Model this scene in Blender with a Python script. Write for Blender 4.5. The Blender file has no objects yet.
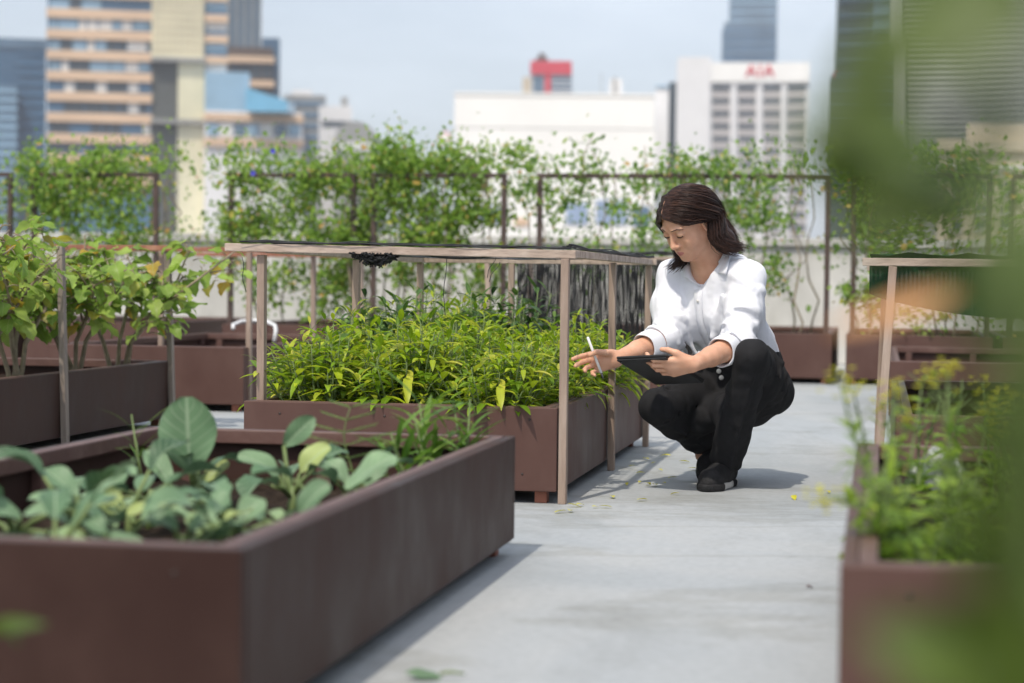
import bpy, math, random
import numpy as np
from mathutils import Vector, Matrix
C = bpy.context.scene.collection
PI = math.pi
rnd = random.Random(7)

# ------------------------------------------------------------------ camera
W_PX, H_PX, FPX = 1024, 683, 2000.0
EYE = Vector((0, 0, 0.65))
PITCH, ROLL = math.atan(61.9 / FPX), 0.012
_F = Vector((0, math.cos(PITCH), -math.sin(PITCH)))
_U0 = Vector((0, math.sin(PITCH), math.cos(PITCH)))
_R = Vector((math.cos(ROLL), 0, 0)) + _U0 * math.sin(ROLL)
_U = Vector((-math.sin(ROLL), 0, 0)) + _U0 * math.cos(ROLL)

def ray(px, py):
    return _F + _R * ((px - W_PX / 2) / FPX) - _U * ((py - H_PX / 2) / FPX)
def P(px, py, Y):
    d = ray(px, py)
    return EYE + d * (Y / d.y)
def G(px, py, z=0.0):
    d = ray(px, py)
    return EYE + d * ((z - EYE.z) / d.z)

cam_d = bpy.data.cameras.new('camera')
cam = bpy.data.objects.new('camera', cam_d)
C.objects.link(cam)
cam.matrix_world = Matrix(((_R.x, _U.x, -_F.x, EYE.x), (_R.y, _U.y, -_F.y, EYE.y), (_R.z, _U.z, -_F.z, EYE.z), (0, 0, 0, 1)))
cam_d.sensor_width = 36
cam_d.lens = FPX / W_PX * 36
cam_d.clip_start = 0.02
cam_d.clip_end = 20000
cam_d.dof.use_dof = True
cam_d.dof.focus_distance = 6.25
cam_d.dof.aperture_fstop = 2.75
bpy.context.scene.camera = cam

# rows of planters run along u (away and to the right), v is across them
YAW = math.radians(10.4)
UD = Vector((math.sin(YAW), math.cos(YAW), 0))
VD = Vector((math.cos(YAW), -math.sin(YAW), 0))
def UV(u, v, z=0.0):
    p = UD * u + VD * v
    return Vector((p.x, p.y, z))

# ------------------------------------------------------------------ light
S = bpy.context.scene
w = bpy.data.worlds.new('World'); S.world = w; w.use_nodes = True
SUN_TO = Vector((-0.070, -0.165, 0.27)).normalized()
nt = w.node_tree; nt.nodes.clear()
out = nt.nodes.new('ShaderNodeOutputWorld'); bg = nt.nodes.new('ShaderNodeBackground'); sky = nt.nodes.new('ShaderNodeTexSky')
sky.sky_type = 'NISHITA'; sky.sun_disc = False
sky.sun_elevation = math.asin(SUN_TO.z); sky.sun_rotation = math.atan2(SUN_TO.x, SUN_TO.y) % (2 * PI)
sky.air_density = 1.0; sky.dust_density = 3.0; sky.ozone_density = 1.0; sky.altitude = 0
# thin high cloud veil over the blue
tc = nt.nodes.new('ShaderNodeTexCoord'); mp = nt.nodes.new('ShaderNodeMapping'); mp.inputs['Scale'].default_value = (2.2, 2.2, 7.5)
nz = nt.nodes.new('ShaderNodeTexNoise'); nz.inputs['Scale'].default_value = 2.1; nz.inputs['Detail'].default_value = 5; nz.inputs['Roughness'].default_value = .55
rp = nt.nodes.new('ShaderNodeValToRGB'); rp.color_ramp.elements[0].position = .42; rp.color_ramp.elements[1].position = .75
rp.color_ramp.elements[0].color = (.40, .40, .40, 1); rp.color_ramp.elements[1].color = (.60, .60, .60, 1)
mx = nt.nodes.new('ShaderNodeMix'); mx.data_type = 'RGBA'; mx.inputs['B'].default_value = (9.1, 9.9, 11.0, 1)
nt.links.new(tc.outputs['Generated'], mp.inputs['Vector']); nt.links.new(mp.outputs[0], nz.inputs['Vector'])
nt.links.new(nz.outputs['Fac'], rp.inputs[0]); nt.links.new(rp.outputs[0], mx.inputs['Factor'])
nt.links.new(sky.outputs[0], mx.inputs['A']); nt.links.new(mx.outputs['Result'], bg.inputs[0])
bg.inputs[1].default_value = 0.13
nt.links.new(bg.outputs[0], out.inputs[0])
sl = bpy.data.lights.new('sun', 'SUN'); sl.energy = 3.1; sl.angle = math.radians(0.9); sl.color = (1.0, .915, .79)
so = bpy.data.objects.new('sun', sl); C.objects.link(so)
so.rotation_euler = SUN_TO.to_track_quat('Z', 'Y').to_euler(); so.location = (0, 0, 30)
S.view_settings.view_transform = 'Standard'; S.view_settings.look = 'None'
S.view_settings.exposure = 0.12; S.view_settings.gamma = 1; S.view_settings.use_curve_mapping = False
S.render.engine = 'CYCLES'
S.cycles.use_denoising = True
S.cycles.max_bounces = 8; S.cycles.transparent_max_bounces = 16

# ------------------------------------------------------------------ materials
def nodes_of(name):
    m = bpy.data.materials.new(name); m.use_nodes = True
    n = m.node_tree; n.nodes.clear()
    o = n.nodes.new('ShaderNodeOutputMaterial')
    return m, n, o
def ramp(n, stops):
    r = n.nodes.new('ShaderNodeValToRGB')
    e = r.color_ramp.elements
    while len(e) < len(stops): e.new(.5)
    for i, (p, c) in enumerate(stops):
        e[i].position = p; e[i].color = (*c, 1)
    return r
def surf(name, cols, scale=6.0, rough=.6, bump=.0, stretch=(1, 1, 1), detail=6, spec=.5, metal=0., coords='Object', bump_scale=None, rough_var=.0):
    """noise-mottled solid surface: cols is a list of (position, linear rgb)"""
    m, n, o = nodes_of(name)
    b = n.nodes.new('ShaderNodeBsdfPrincipled'); n.links.new(b.outputs[0], o.inputs[0])
    t = n.nodes.new('ShaderNodeTexCoord'); mp = n.nodes.new('ShaderNodeMapping'); mp.inputs['Scale'].default_value = stretch
    n.links.new(t.outputs[coords], mp.inputs['Vector'])
    z = n.nodes.new('ShaderNodeTexNoise'); z.inputs['Scale'].default_value = scale; z.inputs['Detail'].default_value = detail; z.inputs['Roughness'].default_value = .6
    n.links.new(mp.outputs[0], z.inputs['Vector'])
    r = ramp(n, cols); n.links.new(z.outputs['Fac'], r.inputs[0]); n.links.new(r.outputs[0], b.inputs['Base Color'])
    b.inputs['Roughness'].default_value = rough; b.inputs['Specular IOR Level'].default_value = spec; b.inputs['Metallic'].default_value = metal
    if rough_var:
        mr = n.nodes.new('ShaderNodeMapRange'); mr.inputs[1].default_value = .3; mr.inputs[2].default_value = .7
        mr.inputs[3].default_value = rough - rough_var; mr.inputs[4].default_value = rough + rough_var
        n.links.new(z.outputs['Fac'], mr.inputs[0]); n.links.new(mr.outputs[0], b.inputs['Roughness'])
    if bump:
        z2 = n.nodes.new('ShaderNodeTexNoise'); z2.inputs['Scale'].default_value = bump_scale or scale * 4; z2.inputs['Detail'].default_value = 4
        n.links.new(mp.outputs[0], z2.inputs['Vector'])
        bp = n.nodes.new('ShaderNodeBump'); bp.inputs['Strength'].default_value = bump; bp.inputs['Distance'].default_value = .01
        n.links.new(z2.outputs['Fac'], bp.inputs['Height']); n.links.new(bp.outputs[0], b.inputs['Normal'])
    return m
def flat2(name, c, var=.15, **k):
    lo = tuple(x * (1 - var) for x in c); hi = tuple(min(1, x * (1 + var)) for x in c)
    return surf(name, [(.3, lo), (.7, hi)], **k)

def leaf_mat(name, cols, vein=(.3, .4, .2), vein_amt=.35, trans=.4, rough=.45, spec=.4, vein_n=0, mottle=.25):
    """leaf: every leaf (mesh island) picks its own colour along cols; pale midrib from the leaf's own uv"""
    m, n, o = nodes_of(name)
    g = n.nodes.new('ShaderNodeNewGeometry'); r = ramp(n, cols); n.links.new(g.outputs['Random Per Island'], r.inputs[0])
    uv = n.nodes.new('ShaderNodeUVMap'); sx = n.nodes.new('ShaderNodeSeparateXYZ'); n.links.new(uv.outputs[0], sx.inputs[0])
    def mth(op, a, b=None):
        q = n.nodes.new('ShaderNodeMath'); q.operation = op
        for i, x in enumerate((a, b)):
            if x is None: continue
            if isinstance(x, (int, float)): q.inputs[i].default_value = x
            else: n.links.new(x, q.inputs[i])
        return q.outputs[0]
    d = mth('ABSOLUTE', mth('SUBTRACT', sx.outputs[0], .5))
    rib = mth('LESS_THAN', d, .035)
    if vein_n:
        ph = mth('FRACT', mth('MULTIPLY', mth('SUBTRACT', sx.outputs[1], mth('MULTIPLY', d, .55)), vein_n))
        side = mth('LESS_THAN', mth('ABSOLUTE', mth('SUBTRACT', ph, .5)), .07)
        rib = mth('MAXIMUM', rib, mth('MULTIPLY', side, .6))
    fac = mth('MULTIPLY', rib, vein_amt)
    mx = n.nodes.new('ShaderNodeMix'); mx.data_type = 'RGBA'; n.links.new(fac, mx.inputs['Factor'])
    z = n.nodes.new('ShaderNodeTexNoise'); z.inputs['Scale'].default_value = 14; tcn = n.nodes.new('ShaderNodeTexCoord'); n.links.new(tcn.outputs['Object'], z.inputs['Vector'])
    mr = n.nodes.new('ShaderNodeMapRange'); mr.inputs[1].default_value = .3; mr.inputs[2].default_value = .7; mr.inputs[3].default_value = 1 - mottle; mr.inputs[4].default_value = 1 + mottle
    n.links.new(z.outputs['Fac'], mr.inputs[0])
    ml = n.nodes.new('ShaderNodeMix'); ml.data_type = 'RGBA'; ml.blend_type = 'MULTIPLY'; ml.inputs['Factor'].default_value = 1
    n.links.new(r.outputs[0], ml.inputs['A']); n.links.new(mr.outputs[0], ml.inputs['B'])
    n.links.new(ml.outputs['Result'], mx.inputs['A']); mx.inputs['B'].default_value = (*vein, 1)
    col = mx.outputs['Result']
    b = n.nodes.new('ShaderNodeBsdfPrincipled'); b.inputs['Roughness'].default_value = rough; b.inputs['Specular IOR Level'].default_value = spec
    n.links.new(col, b.inputs['Base Color'])
    t = n.nodes.new('ShaderNodeBsdfTranslucent'); n.links.new(col, t.inputs[0])
    a = n.nodes.new('ShaderNodeMixShader'); a.inputs[0].default_value = trans
    n.links.new(b.outputs[0], a.inputs[1]); n.links.new(t.outputs[0], a.inputs[2]); n.links.new(a.outputs[0], o.inputs[0])
    return m

M = {}
# brown painted cement board: faint vertical rain streaks and scuffs
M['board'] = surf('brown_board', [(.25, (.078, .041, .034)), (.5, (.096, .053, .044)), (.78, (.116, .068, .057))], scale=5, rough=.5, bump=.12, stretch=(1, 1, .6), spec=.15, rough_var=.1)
M['board_dark'] = surf('brown_board_dark', [(.25, (.034, .017, .014)), (.5, (.046, .024, .019)), (.8, (.068, .037, .030))], scale=4, rough=.5, bump=.12, stretch=(1, 1, .7), spec=.15, rough_var=.12)  # darker tone of the brown board, on the front and aubergine planters
M['rim'] = surf('brown_rim', [(.2, (.085, .042, .034)), (.55, (.12, .062, .05)), (.8, (.19, .12, .10))], scale=9, rough=.5, bump=.2)
M['foot'] = surf('red_foot', [(.3, (.22, .075, .045)), (.7, (.32, .12, .075))], scale=12, rough=.7)
M['wood'] = surf('weathered_wood', [(.2, (.19, .135, .105)), (.5, (.33, .25, .20)), (.8, (.46, .37, .31))], scale=9, rough=.8, bump=.5, stretch=(3, 3, .35), detail=8, spec=.2)
M['wood_rail'] = surf('weathered_rail', [(.2, (.24, .18, .145)), (.5, (.42, .33, .27)), (.8, (.58, .49, .42))], scale=7, rough=.8, bump=.5, stretch=(.8, 3, 3), detail=8, spec=.2)
M['wood_red'] = surf('reddish_rail', [(.2, (.20, .085, .055)), (.5, (.33, .15, .10)), (.8, (.45, .25, .18))], scale=8, rough=.8, bump=.3, spec=.2)
M['wood_grey'] = surf('grey_post', [(.2, (.13, .105, .09)), (.5, (.24, .20, .17)), (.8, (.38, .32, .28))], scale=9, rough=.85, bump=.5, stretch=(3, 3, .35), detail=8, spec=.2)
M['trellis'] = surf('brown_steel', [(.3, (.045, .027, .022)), (.7, (.085, .052, .042))], scale=12, rough=.55)
M['soil'] = surf('soil', [(.25, (.012, .008, .006)), (.55, (.032, .022, .015)), (.8, (.07, .05, .035))], scale=28, rough=.95, bump=1.0, spec=.1)
M['net'] = flat2('black_net', (.012, .013, .015), rough=.6)
M['stem'] = surf('green_stem', [(.3, (.10, .15, .045)), (.7, (.18, .24, .08))], scale=20, rough=.6)
M['stem_wood'] = surf('woody_stem', [(.3, (.17, .135, .085)), (.7, (.34, .28, .19))], scale=30, rough=.8, bump=.3)
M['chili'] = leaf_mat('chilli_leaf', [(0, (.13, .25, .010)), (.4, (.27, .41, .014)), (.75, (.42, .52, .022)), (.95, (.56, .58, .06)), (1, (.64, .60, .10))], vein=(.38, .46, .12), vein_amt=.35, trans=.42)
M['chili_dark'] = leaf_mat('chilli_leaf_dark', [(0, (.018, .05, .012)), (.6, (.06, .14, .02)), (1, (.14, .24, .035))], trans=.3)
M['egg'] = leaf_mat('aubergine_leaf', [(0, (.17, .29, .04)), (.45, (.30, .45, .07)), (.85, (.43, .56, .12)), (.93, (.40, .38, .05)), (1, (.52, .33, .04))], vein=(.40, .48, .18), vein_amt=.4, trans=.48, vein_n=6)
M['cab'] = leaf_mat('kale_leaf', [(0, (.045, .10, .045)), (.5, (.105, .20, .10)), (.85, (.26, .39, .21)), (.97, (.26, .36, .14)), (1, (.40, .46, .14))], vein=(.36, .46, .30), vein_amt=.6, trans=.22, rough=.5, vein_n=7, mottle=.18)
M['weed'] = leaf_mat('weed_leaf', [(0, (.08, .18, .02)), (.6, (.15, .29, .035)), (1, (.26, .38, .06))], trans=.4)
M['vine'] = leaf_mat('vine_leaf', [(0, (.10, .20, .025)), (.45, (.21, .36, .045)), (.84, (.31, .46, .07)), (.94, (.36, .44, .08)), (.98, (.55, .42, .10)), (1, (.62, .34, .12))], trans=.45, vein_amt=.1)
M['vine_light'] = leaf_mat('vine_leaf_light', [(0, (.10, .20, .035)), (.45, (.19, .34, .055)), (.84, (.28, .43, .08)), (.93, (.35, .42, .09)), (.97, (.60, .46, .16)), (1, (.66, .40, .18))], trans=.45, vein_amt=.1)
M['fore'] = leaf_mat('front_leaf', [(0, (.04, .065, .008)), (.5, (.07, .11, .012)), (1, (.12, .18, .02))], trans=.4)
M['mustard'] = leaf_mat('mustard_leaf', [(0, (.15, .27, .035)), (.5, (.27, .42, .045)), (1, (.42, .54, .07))], trans=.5)
M['petal'] = leaf_mat('yellow_petal', [(0, (.60, .58, .03)), (1, (.75, .72, .08))], trans=.4, vein_amt=0)
M['dry'] = leaf_mat('dry_leaf', [(0, (.62, .29, .11)), (1, (.66, .33, .13))], trans=.35, vein_amt=.1)
M['fallen'] = leaf_mat('fallen_leaf', [(0, (.42, .44, .03)), (.5, (.62, .58, .04)), (1, (.72, .66, .05))], trans=.2, vein_amt=.2)
M['white_plastic'] = flat2('white_plastic', (.72, .73, .74), var=.05, rough=.35)

# ------------------------------------------------------------------ mesh builder
class MB:
    def __init__(self):
        self.v = []; self.f = []; self.uv = []; self.has_uv = False; self.mi = []
        self.cur = 0
    def add(self, vs, fs, uvs=None):
        o = len(self.v); self.v.extend([tuple(p) for p in vs])
        for f in fs:
            self.f.append(tuple(i + o for i in f)); self.mi.append(self.cur)
            self.uv.append([uvs[i] for i in f] if uvs else [(0, 0)] * len(f))
        if uvs: self.has_uv = True
    def box(self, c, ax, ay, az):
        """centre and three half-axis vectors"""
        c = Vector(c); ax = Vector(ax); ay = Vector(ay); az = Vector(az)
        vs = [c + ax * i + ay * j + az * k for k in (-1, 1) for j in (-1, 1) for i in (-1, 1)]
        fs = [(0, 2, 3, 1), (4, 5, 7, 6), (0, 1, 5, 4), (2, 6, 7, 3), (0, 4, 6, 2), (1, 3, 7, 5)]
        if ax.cross(ay).dot(az) < 0: fs = [f[::-1] for f in fs]
        self.add(vs, fs)
    def bar(self, a, b, w, d=None, side=(1, 0, 0)):
        """square bar from a to b, w wide along side, d along the third axis"""
        a = Vector(a); b = Vector(b); t = b - a
        s = Vector(side); s = (s - t * (s.dot(t) / t.length_squared)).normalized()
        n = t.normalized().cross(s)
        self.box((a + b) / 2, s * (w / 2), n * ((d or w) / 2), t / 2)
    def tube(self, pts, rad, sides=6, cap=True):
        pts = [Vector(p) for p in pts]
        if not hasattr(rad, '__len__'): rad = [rad] * len(pts)
        ref = Vector((0.31, 0.22, 0.93)); vs = []; fs = []
        for i, p in enumerate(pts):
            t = (pts[min(i + 1, len(pts) - 1)] - pts[max(i - 1, 0)])
            if t.length < 1e-9: t = Vector((0, 0, 1))
            t.normalize()
            r_ = ref if abs(t.dot(ref)) < .95 else Vector((1, 0, 0))
            x = t.cross(r_).normalized(); y = t.cross(x)
            for k in range(sides):
                a = 2 * PI * k / sides
                vs.append(p + x * (math.cos(a) * rad[i]) + y * (math.sin(a) * rad[i]))
        for i in range(len(pts) - 1):
            for k in range(sides):
                k2 = (k + 1) % sides
                fs.append((i * sides + k, i * sides + k2, (i + 1) * sides + k2, (i + 1) * sides + k))
        if cap and sides > 2:
            fs.append(tuple(range(sides))[::-1]); fs.append(tuple((len(pts) - 1) * sides + k for k in range(sides)))
        self.add(vs, fs)
    def leaf(self, base, d, nrm, L, Wd, prof, n=4, fold=.25, curl=.6, ripple=0., cols=1, lobes=0., twist=0.):
        """leaf blade: bends from d away from nrm by curl radians along its length"""
        d = Vector(d).normalized(); nrm = Vector(nrm)
        nrm = (nrm - d * nrm.dot(d))
        if nrm.length < 1e-4: nrm = d.orthogonal()
        nrm.normalize(); s = d.cross(nrm)
        vs = []; uvs = []; p = Vector(base); row = 2 * cols + 1; ph = rnd.random() * 6.28
        for i in range(n + 1):
            t = i / n; a = -curl * t
            dd = d * math.cos(a) + nrm * math.sin(a); nn = nrm * math.cos(a) - d * math.sin(a)
            ss = s
            if twist: ss = s * math.cos(twist * t) + nn * math.sin(twist * t); nn = nn * math.cos(twist * t) - s * math.sin(twist * t)
            wd = prof(t) * Wd / 2
            if lobes: wd *= 1 + lobes * math.sin(t * 17 + 1)
            for j in range(-cols, cols + 1):
                q = j / cols
                lift = abs(q) * fold * wd + ripple * Wd * math.sin(t * 9 + ph + (2 if q > 0 else 0)) * q * q
                vs.append(p + ss * (q * wd) + nn * lift); uvs.append((.5 + .5 * q, t))
            p = p + dd * (L / n)
        fs = []
        for i in range(n):
            for j in range(row - 1):
                a = i * row + j
                fs.append((a, a + 1, a + row + 1, a + row))
        self.add(vs, fs, uvs)
    def build(self, name, mat, parent=None, smooth=True, bevel=0., loc=None):
        me = bpy.data.meshes.new(name)
        vs = self.v
        if loc is not None:
            l = Vector(loc); vs = [(x - l.x, y - l.y, z - l.z) for x, y, z in vs]
        me.from_pydata(vs, [], self.f)
        mats = mat if isinstance(mat, (list, tuple)) else [mat]
        for m_ in mats: me.materials.append(m_)
        if len(mats) > 1: me.polygons.foreach_set('material_index', self.mi)
        if self.has_uv:
            ul = me.uv_layers.new(name='UVMap')
            ul.data.foreach_set('uv', [c for f in self.uv for u in f for c in u])
        if smooth: me.polygons.foreach_set('use_smooth', [True] * len(me.polygons))
        me.update()
        o = bpy.data.objects.new(name, me); C.objects.link(o)
        if loc is not None and parent is None: o.location = loc
        if parent is not None:
            o.parent = parent
            if loc is None: o.matrix_parent_inverse = PM[parent.name] if parent.name in PM else Matrix()
        if bevel:
            b = o.modifiers.new('bevel', 'BEVEL'); b.width = bevel; b.segments = 2; b.limit_method = 'ANGLE'
            for p_ in me.polygons: p_.use_smooth = False
        return o
PM = {}
def thing(name, loc, label, cat, group=None, rz=0.):
    o = bpy.data.objects.new(name, None); C.objects.link(o)
    o.empty_display_size = .1
    o.location = loc; o.rotation_euler = (0, 0, rz)
    PM[o.name] = (Matrix.Translation(Vector(loc)) @ Matrix.Rotation(rz, 4, 'Z')).inverted()
    return tag(o, label, cat, group)
def tag(o, label, cat, group=None, kind=None):
    o['label'] = label; o['category'] = cat
    if group: o['group'] = group
    if kind: o['kind'] = kind
    return o
def struct(o, label=None):
    o['kind'] = 'structure'
    if label: o['label'] = label
    return o
def copy_tree(o, parent=None):
    c = o.copy(); C.objects.link(c)
    if parent is not None: c.parent = parent
    for ch in list(o.children): copy_tree(ch, c)
    return c
def lance(t): return max(.03, math.sin(PI * t ** .85) ** .8 * (1 - .15 * t))
def ovate(t): return max(.04, math.sin(PI * min(1, t * .97 + .03) ** .62) ** .75)
def obov(t): return max(.05, (math.sin(PI * (t * .96 + .02) ** 1.25) ** .62))
def rdir(r=rnd):
    while True:
        v_ = Vector((r.uniform(-1, 1), r.uniform(-1, 1), r.uniform(-1, 1)))
        if .05 < v_.length < 1: return v_.normalized()
# ------------------------------------------------------------------ ground, deck, parapet
m, n, o = nodes_of('deck_concrete')
b = n.nodes.new('ShaderNodeBsdfPrincipled'); n.links.new(b.outputs[0], o.inputs[0])
t = n.nodes.new('ShaderNodeTexCoord')
def _noise(scale, stretch, detail=6, dist=0., rough=.6):
    mp = n.nodes.new('ShaderNodeMapping'); mp.inputs['Scale'].default_value = stretch; mp.inputs['Rotation'].default_value = (0, 0, YAW * .6)
    n.links.new(t.outputs['Object'], mp.inputs['Vector'])
    z = n.nodes.new('ShaderNodeTexNoise'); z.inputs['Scale'].default_value = scale; z.inputs['Detail'].default_value = detail; z.inputs['Distortion'].default_value = dist
    z.inputs['Roughness'].default_value = rough
    n.links.new(mp.outputs[0], z.inputs['Vector']); return z.outputs['Fac']
def _mul(a, b_):
    q = n.nodes.new('ShaderNodeMix'); q.data_type = 'RGBA'; q.blend_type = 'MULTIPLY'; q.inputs['Factor'].default_value = 1
    n.links.new(a, q.inputs['A']); n.links.new(b_, q.inputs['B']); return q.outputs['Result']
r1 = ramp(n, [(.30, (.315, .345, .365)), (.5, (.385, .405, .415)), (.68, (.44, .447, .44))]); n.links.new(_noise(1.0, (1.1, .55, 1), dist=.8), r1.inputs[0])
r2 = ramp(n, [(.28, (.86, .855, .84)), (.46, (1, 1, 1)), (.75, (1.05, 1.05, 1.05))]); n.links.new(_noise(3.0, (1.0, .5, 1), 9, .9, .62), r2.inputs[0])
r3 = ramp(n, [(.25, (.86, .86, .86)), (.6, (1.03, 1.03, 1.03))]); n.links.new(_noise(45, (1, 1, 1), 5), r3.inputs[0])
r4 = ramp(n, [(.0, (1, 1, 1)), (.485, (1, 1, 1)), (.5, (.84, .83, .80)), (.515, (1, 1, 1)), (1, (1, 1, 1))]); n.links.new(_noise(.5, (.4, .9, 1), 9, .3, .62), r4.inputs[0])
col = _mul(_mul(_mul(r1.outputs[0], r2.outputs[0]), r3.outputs[0]), r4.outputs[0])
n.links.new(col, b.inputs['Base Color']); b.inputs['Roughness'].default_value = .62; b.inputs['Specular IOR Level'].default_value = .35
bp = n.nodes.new('ShaderNodeBump'); bp.inputs['Strength'].default_value = .25; bp.inputs['Distance'].default_value = .006
n.links.new(_noise(60, (1, 1, 1), 4), bp.inputs['Height']); n.links.new(bp.outputs[0], b.inputs['Normal'])
M['deck'] = m
M['city'] = surf('city_ground', [(.3, (.10, .10, .10)), (.7, (.24, .23, .22))], scale=.02, rough=.9)
mb = MB(); mb.box((0, 0, -31), (5000, 0, 0), (0, 5000, 0), (0, 0, .5)); struct(mb.build('ground', M['city'], smooth=False))
mb = MB(); c = UV(4.6, 0, -15.2); mb.box(c, VD * 14, UD * 12.2, (0, 0, 15.2)); struct(mb.build('rooftop_floor', M['deck'], smooth=False))

M['parapet'] = surf('parapet_render', [(.2, (.26, .26, .24)), (.45, (.48, .47, .44)), (.75, (.66, .65, .62))], scale=2.2, rough=.85, bump=.3, stretch=(1, 1, .6))
pr = thing('parapet_wall', UV(16.3, 0), 'pale grey stained concrete parapet wall along the roof edge behind the trellises', 'wall')
mb = MB(); mb.box(UV(16.3, 0, .47), VD * 13.9, UD * .09, (0, 0, .47)); mb.build('wall', M['parapet'], pr, False, .01)
mb = MB(); mb.box(UV(16.3, 0, .975), VD * 13.95, UD * .13, (0, 0, .033)); mb.build('coping', M['parapet'], pr, False, .008)

# ------------------------------------------------------------------ planters
M['screw'] = flat2('rusty_screw', (.035, .022, .018), .3, scale=200, rough=.6)
def planter(u0, u1, v0, v1, h, label, mat='board', soil=.2, feet=True, group='brown raised planters', studs=True, along='u', lip=True, side=True):
    """open box of painted boards on short feet"""
    mid = UV((u0 + u1) / 2, (v0 + v1) / 2)
    o = thing('raised_planter', mid, label, 'planter', group)
    z0 = .036; th = .011; zc = (z0 + h) / 2; hz = (h - z0) / 2
    lu = (u1 - u0) / 2; lv = (v1 - v0) / 2; uc = (u0 + u1) / 2; vc = (v0 + v1) / 2
    for nm, uu in (('front_panel', u0 + th), ('back_panel', u1 - th)):
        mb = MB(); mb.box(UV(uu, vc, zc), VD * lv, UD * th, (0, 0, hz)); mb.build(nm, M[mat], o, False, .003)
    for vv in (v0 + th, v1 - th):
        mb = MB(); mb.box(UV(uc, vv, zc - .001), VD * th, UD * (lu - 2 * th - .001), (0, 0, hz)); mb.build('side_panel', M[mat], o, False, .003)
    # inner batten under the lip
    if lip:
        for uu in (u0 + .022 + .014, u1 - .022 - .014):
            mb = MB(); mb.box(UV(uu, vc, h - .016), VD * (lv - .024), UD * .013, (0, 0, .017)); mb.build('inner_rail', M['rim'], o, False, .003)
        for vv in (v0 + .022 + .014, v1 - .022 - .014):
            mb = MB(); mb.box(UV(uc, vv, h - .0165), VD * .013, UD * (lu - .052), (0, 0, .017)); mb.build('inner_rail', M['rim'], o, False, .003)
    if studs:
        for vv in (v0 + .036, v1 - .036):
            for k in range(4):
                uu = u0 + .12 + (u1 - u0 - .24) * k / 3
                mb = MB(); mb.box(UV(uu, vv, (h - .035 + soil - .03) / 2), VD * .0125, UD * .018, (0, 0, (h - .036 - soil + .03) / 2)); mb.build('batten', M['rim'], o, False, .002)
        for k in range(3):
            vv = v0 + .12 + (v1 - v0 - .24) * k / 2
            mb = MB(); mb.box(UV(u1 - .036, vv, (h - .035 + soil - .03) / 2), VD * .018, UD * .0125, (0, 0, (h - .036 - soil + .03) / 2)); mb.build('batten', M['rim'], o, False, .002)
    if feet:
        for uu in (u0 + .05, u1 - .05):
            for vv in (v0 + .05, v1 - .05):
                mb = MB(); mb.box(UV(uu, vv, .0179), VD * .018, UD * .022, (0, 0, .0179)); mb.build('foot', M['foot'], o, False, .002)
    if u0 > 2 and u1 < 8:       # screw heads along the boards
        for vv in (v0 + .10, (v0 + v1) / 2 - .05, v1 - .09):
            for zz in (h - .035, z0 + .05):
                mb = MB(); p_ = UV(u0 - .0003, vv + .013 * math.sin(vv * 40 + zz * 90), zz); mb.tube([p_ + UD * .001, p_ - UD * .0012], [.0042, .0036], 8); mb.build('screw', M['screw'], o)
    # soil surface, lumpy
    mb = MB(); nu, nv = 40, 20; vs = []; r = random.Random(int(u0 * 100 + v0 * 7) + 5)
    for i in range(nu + 1):
        for j in range(nv + 1):
            vs.append(UV(u0 + .023 + (u1 - u0 - .046) * i / nu, v0 + .023 + (v1 - v0 - .046) * j / nv, soil + r.uniform(-.009, .012) + .012 * math.sin(i * .9) * math.sin(j * .8)))
    fs = [(i * (nv + 1) + j, (i + 1) * (nv + 1) + j, (i + 1) * (nv + 1) + j + 1, i * (nv + 1) + j + 1) for i in range(nu) for j in range(nv)]
    mb.add(vs, [f[::-1] for f in fs]); so_ = mb.build('soil', M['soil'], o)
    return o
PF = (2.586, 4.655, -1.757, -.843)      # front kale bed
PC = (5.705, 7.855, -1.857, -.912)      # chilli bed
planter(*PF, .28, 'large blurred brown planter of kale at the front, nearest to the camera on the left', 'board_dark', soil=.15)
planter(*PC, .28, 'brown planter full of bright green chilli plants beside the crouching woman', soil=.21)
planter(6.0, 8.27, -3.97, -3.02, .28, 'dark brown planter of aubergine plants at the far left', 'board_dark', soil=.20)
planter(9.15, 11.4, -3.97, -2.98, .31, 'brown planter with empty soil behind the aubergine bed', soil=.2)
planter(9.4, 11.6, -1.86, -.9, .28, 'brown planter under black netting behind the chilli bed', soil=.2)
planter(2.65, 4.7, -.045, .9, .28, 'blurred brown planter of yellow flowering mustard at the front right', soil=.21)
planter(5.75, 7.86, .05, .99, .28, 'empty brown planter under the green shade net at right', soil=.14)
planter(9.5, 11.8, .05, 1.02, .29, 'brown planter behind the green shade net frame at right', soil=.14)
planter(-.5, 1.62, -.03, .92, .28, 'brown planter carrying the out of focus plant close to the camera', soil=.21)
planter(-.5, 1.6, -1.76, -.86, .28, 'brown planter out of frame at lower left holding one small plant', soil=.21)

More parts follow.
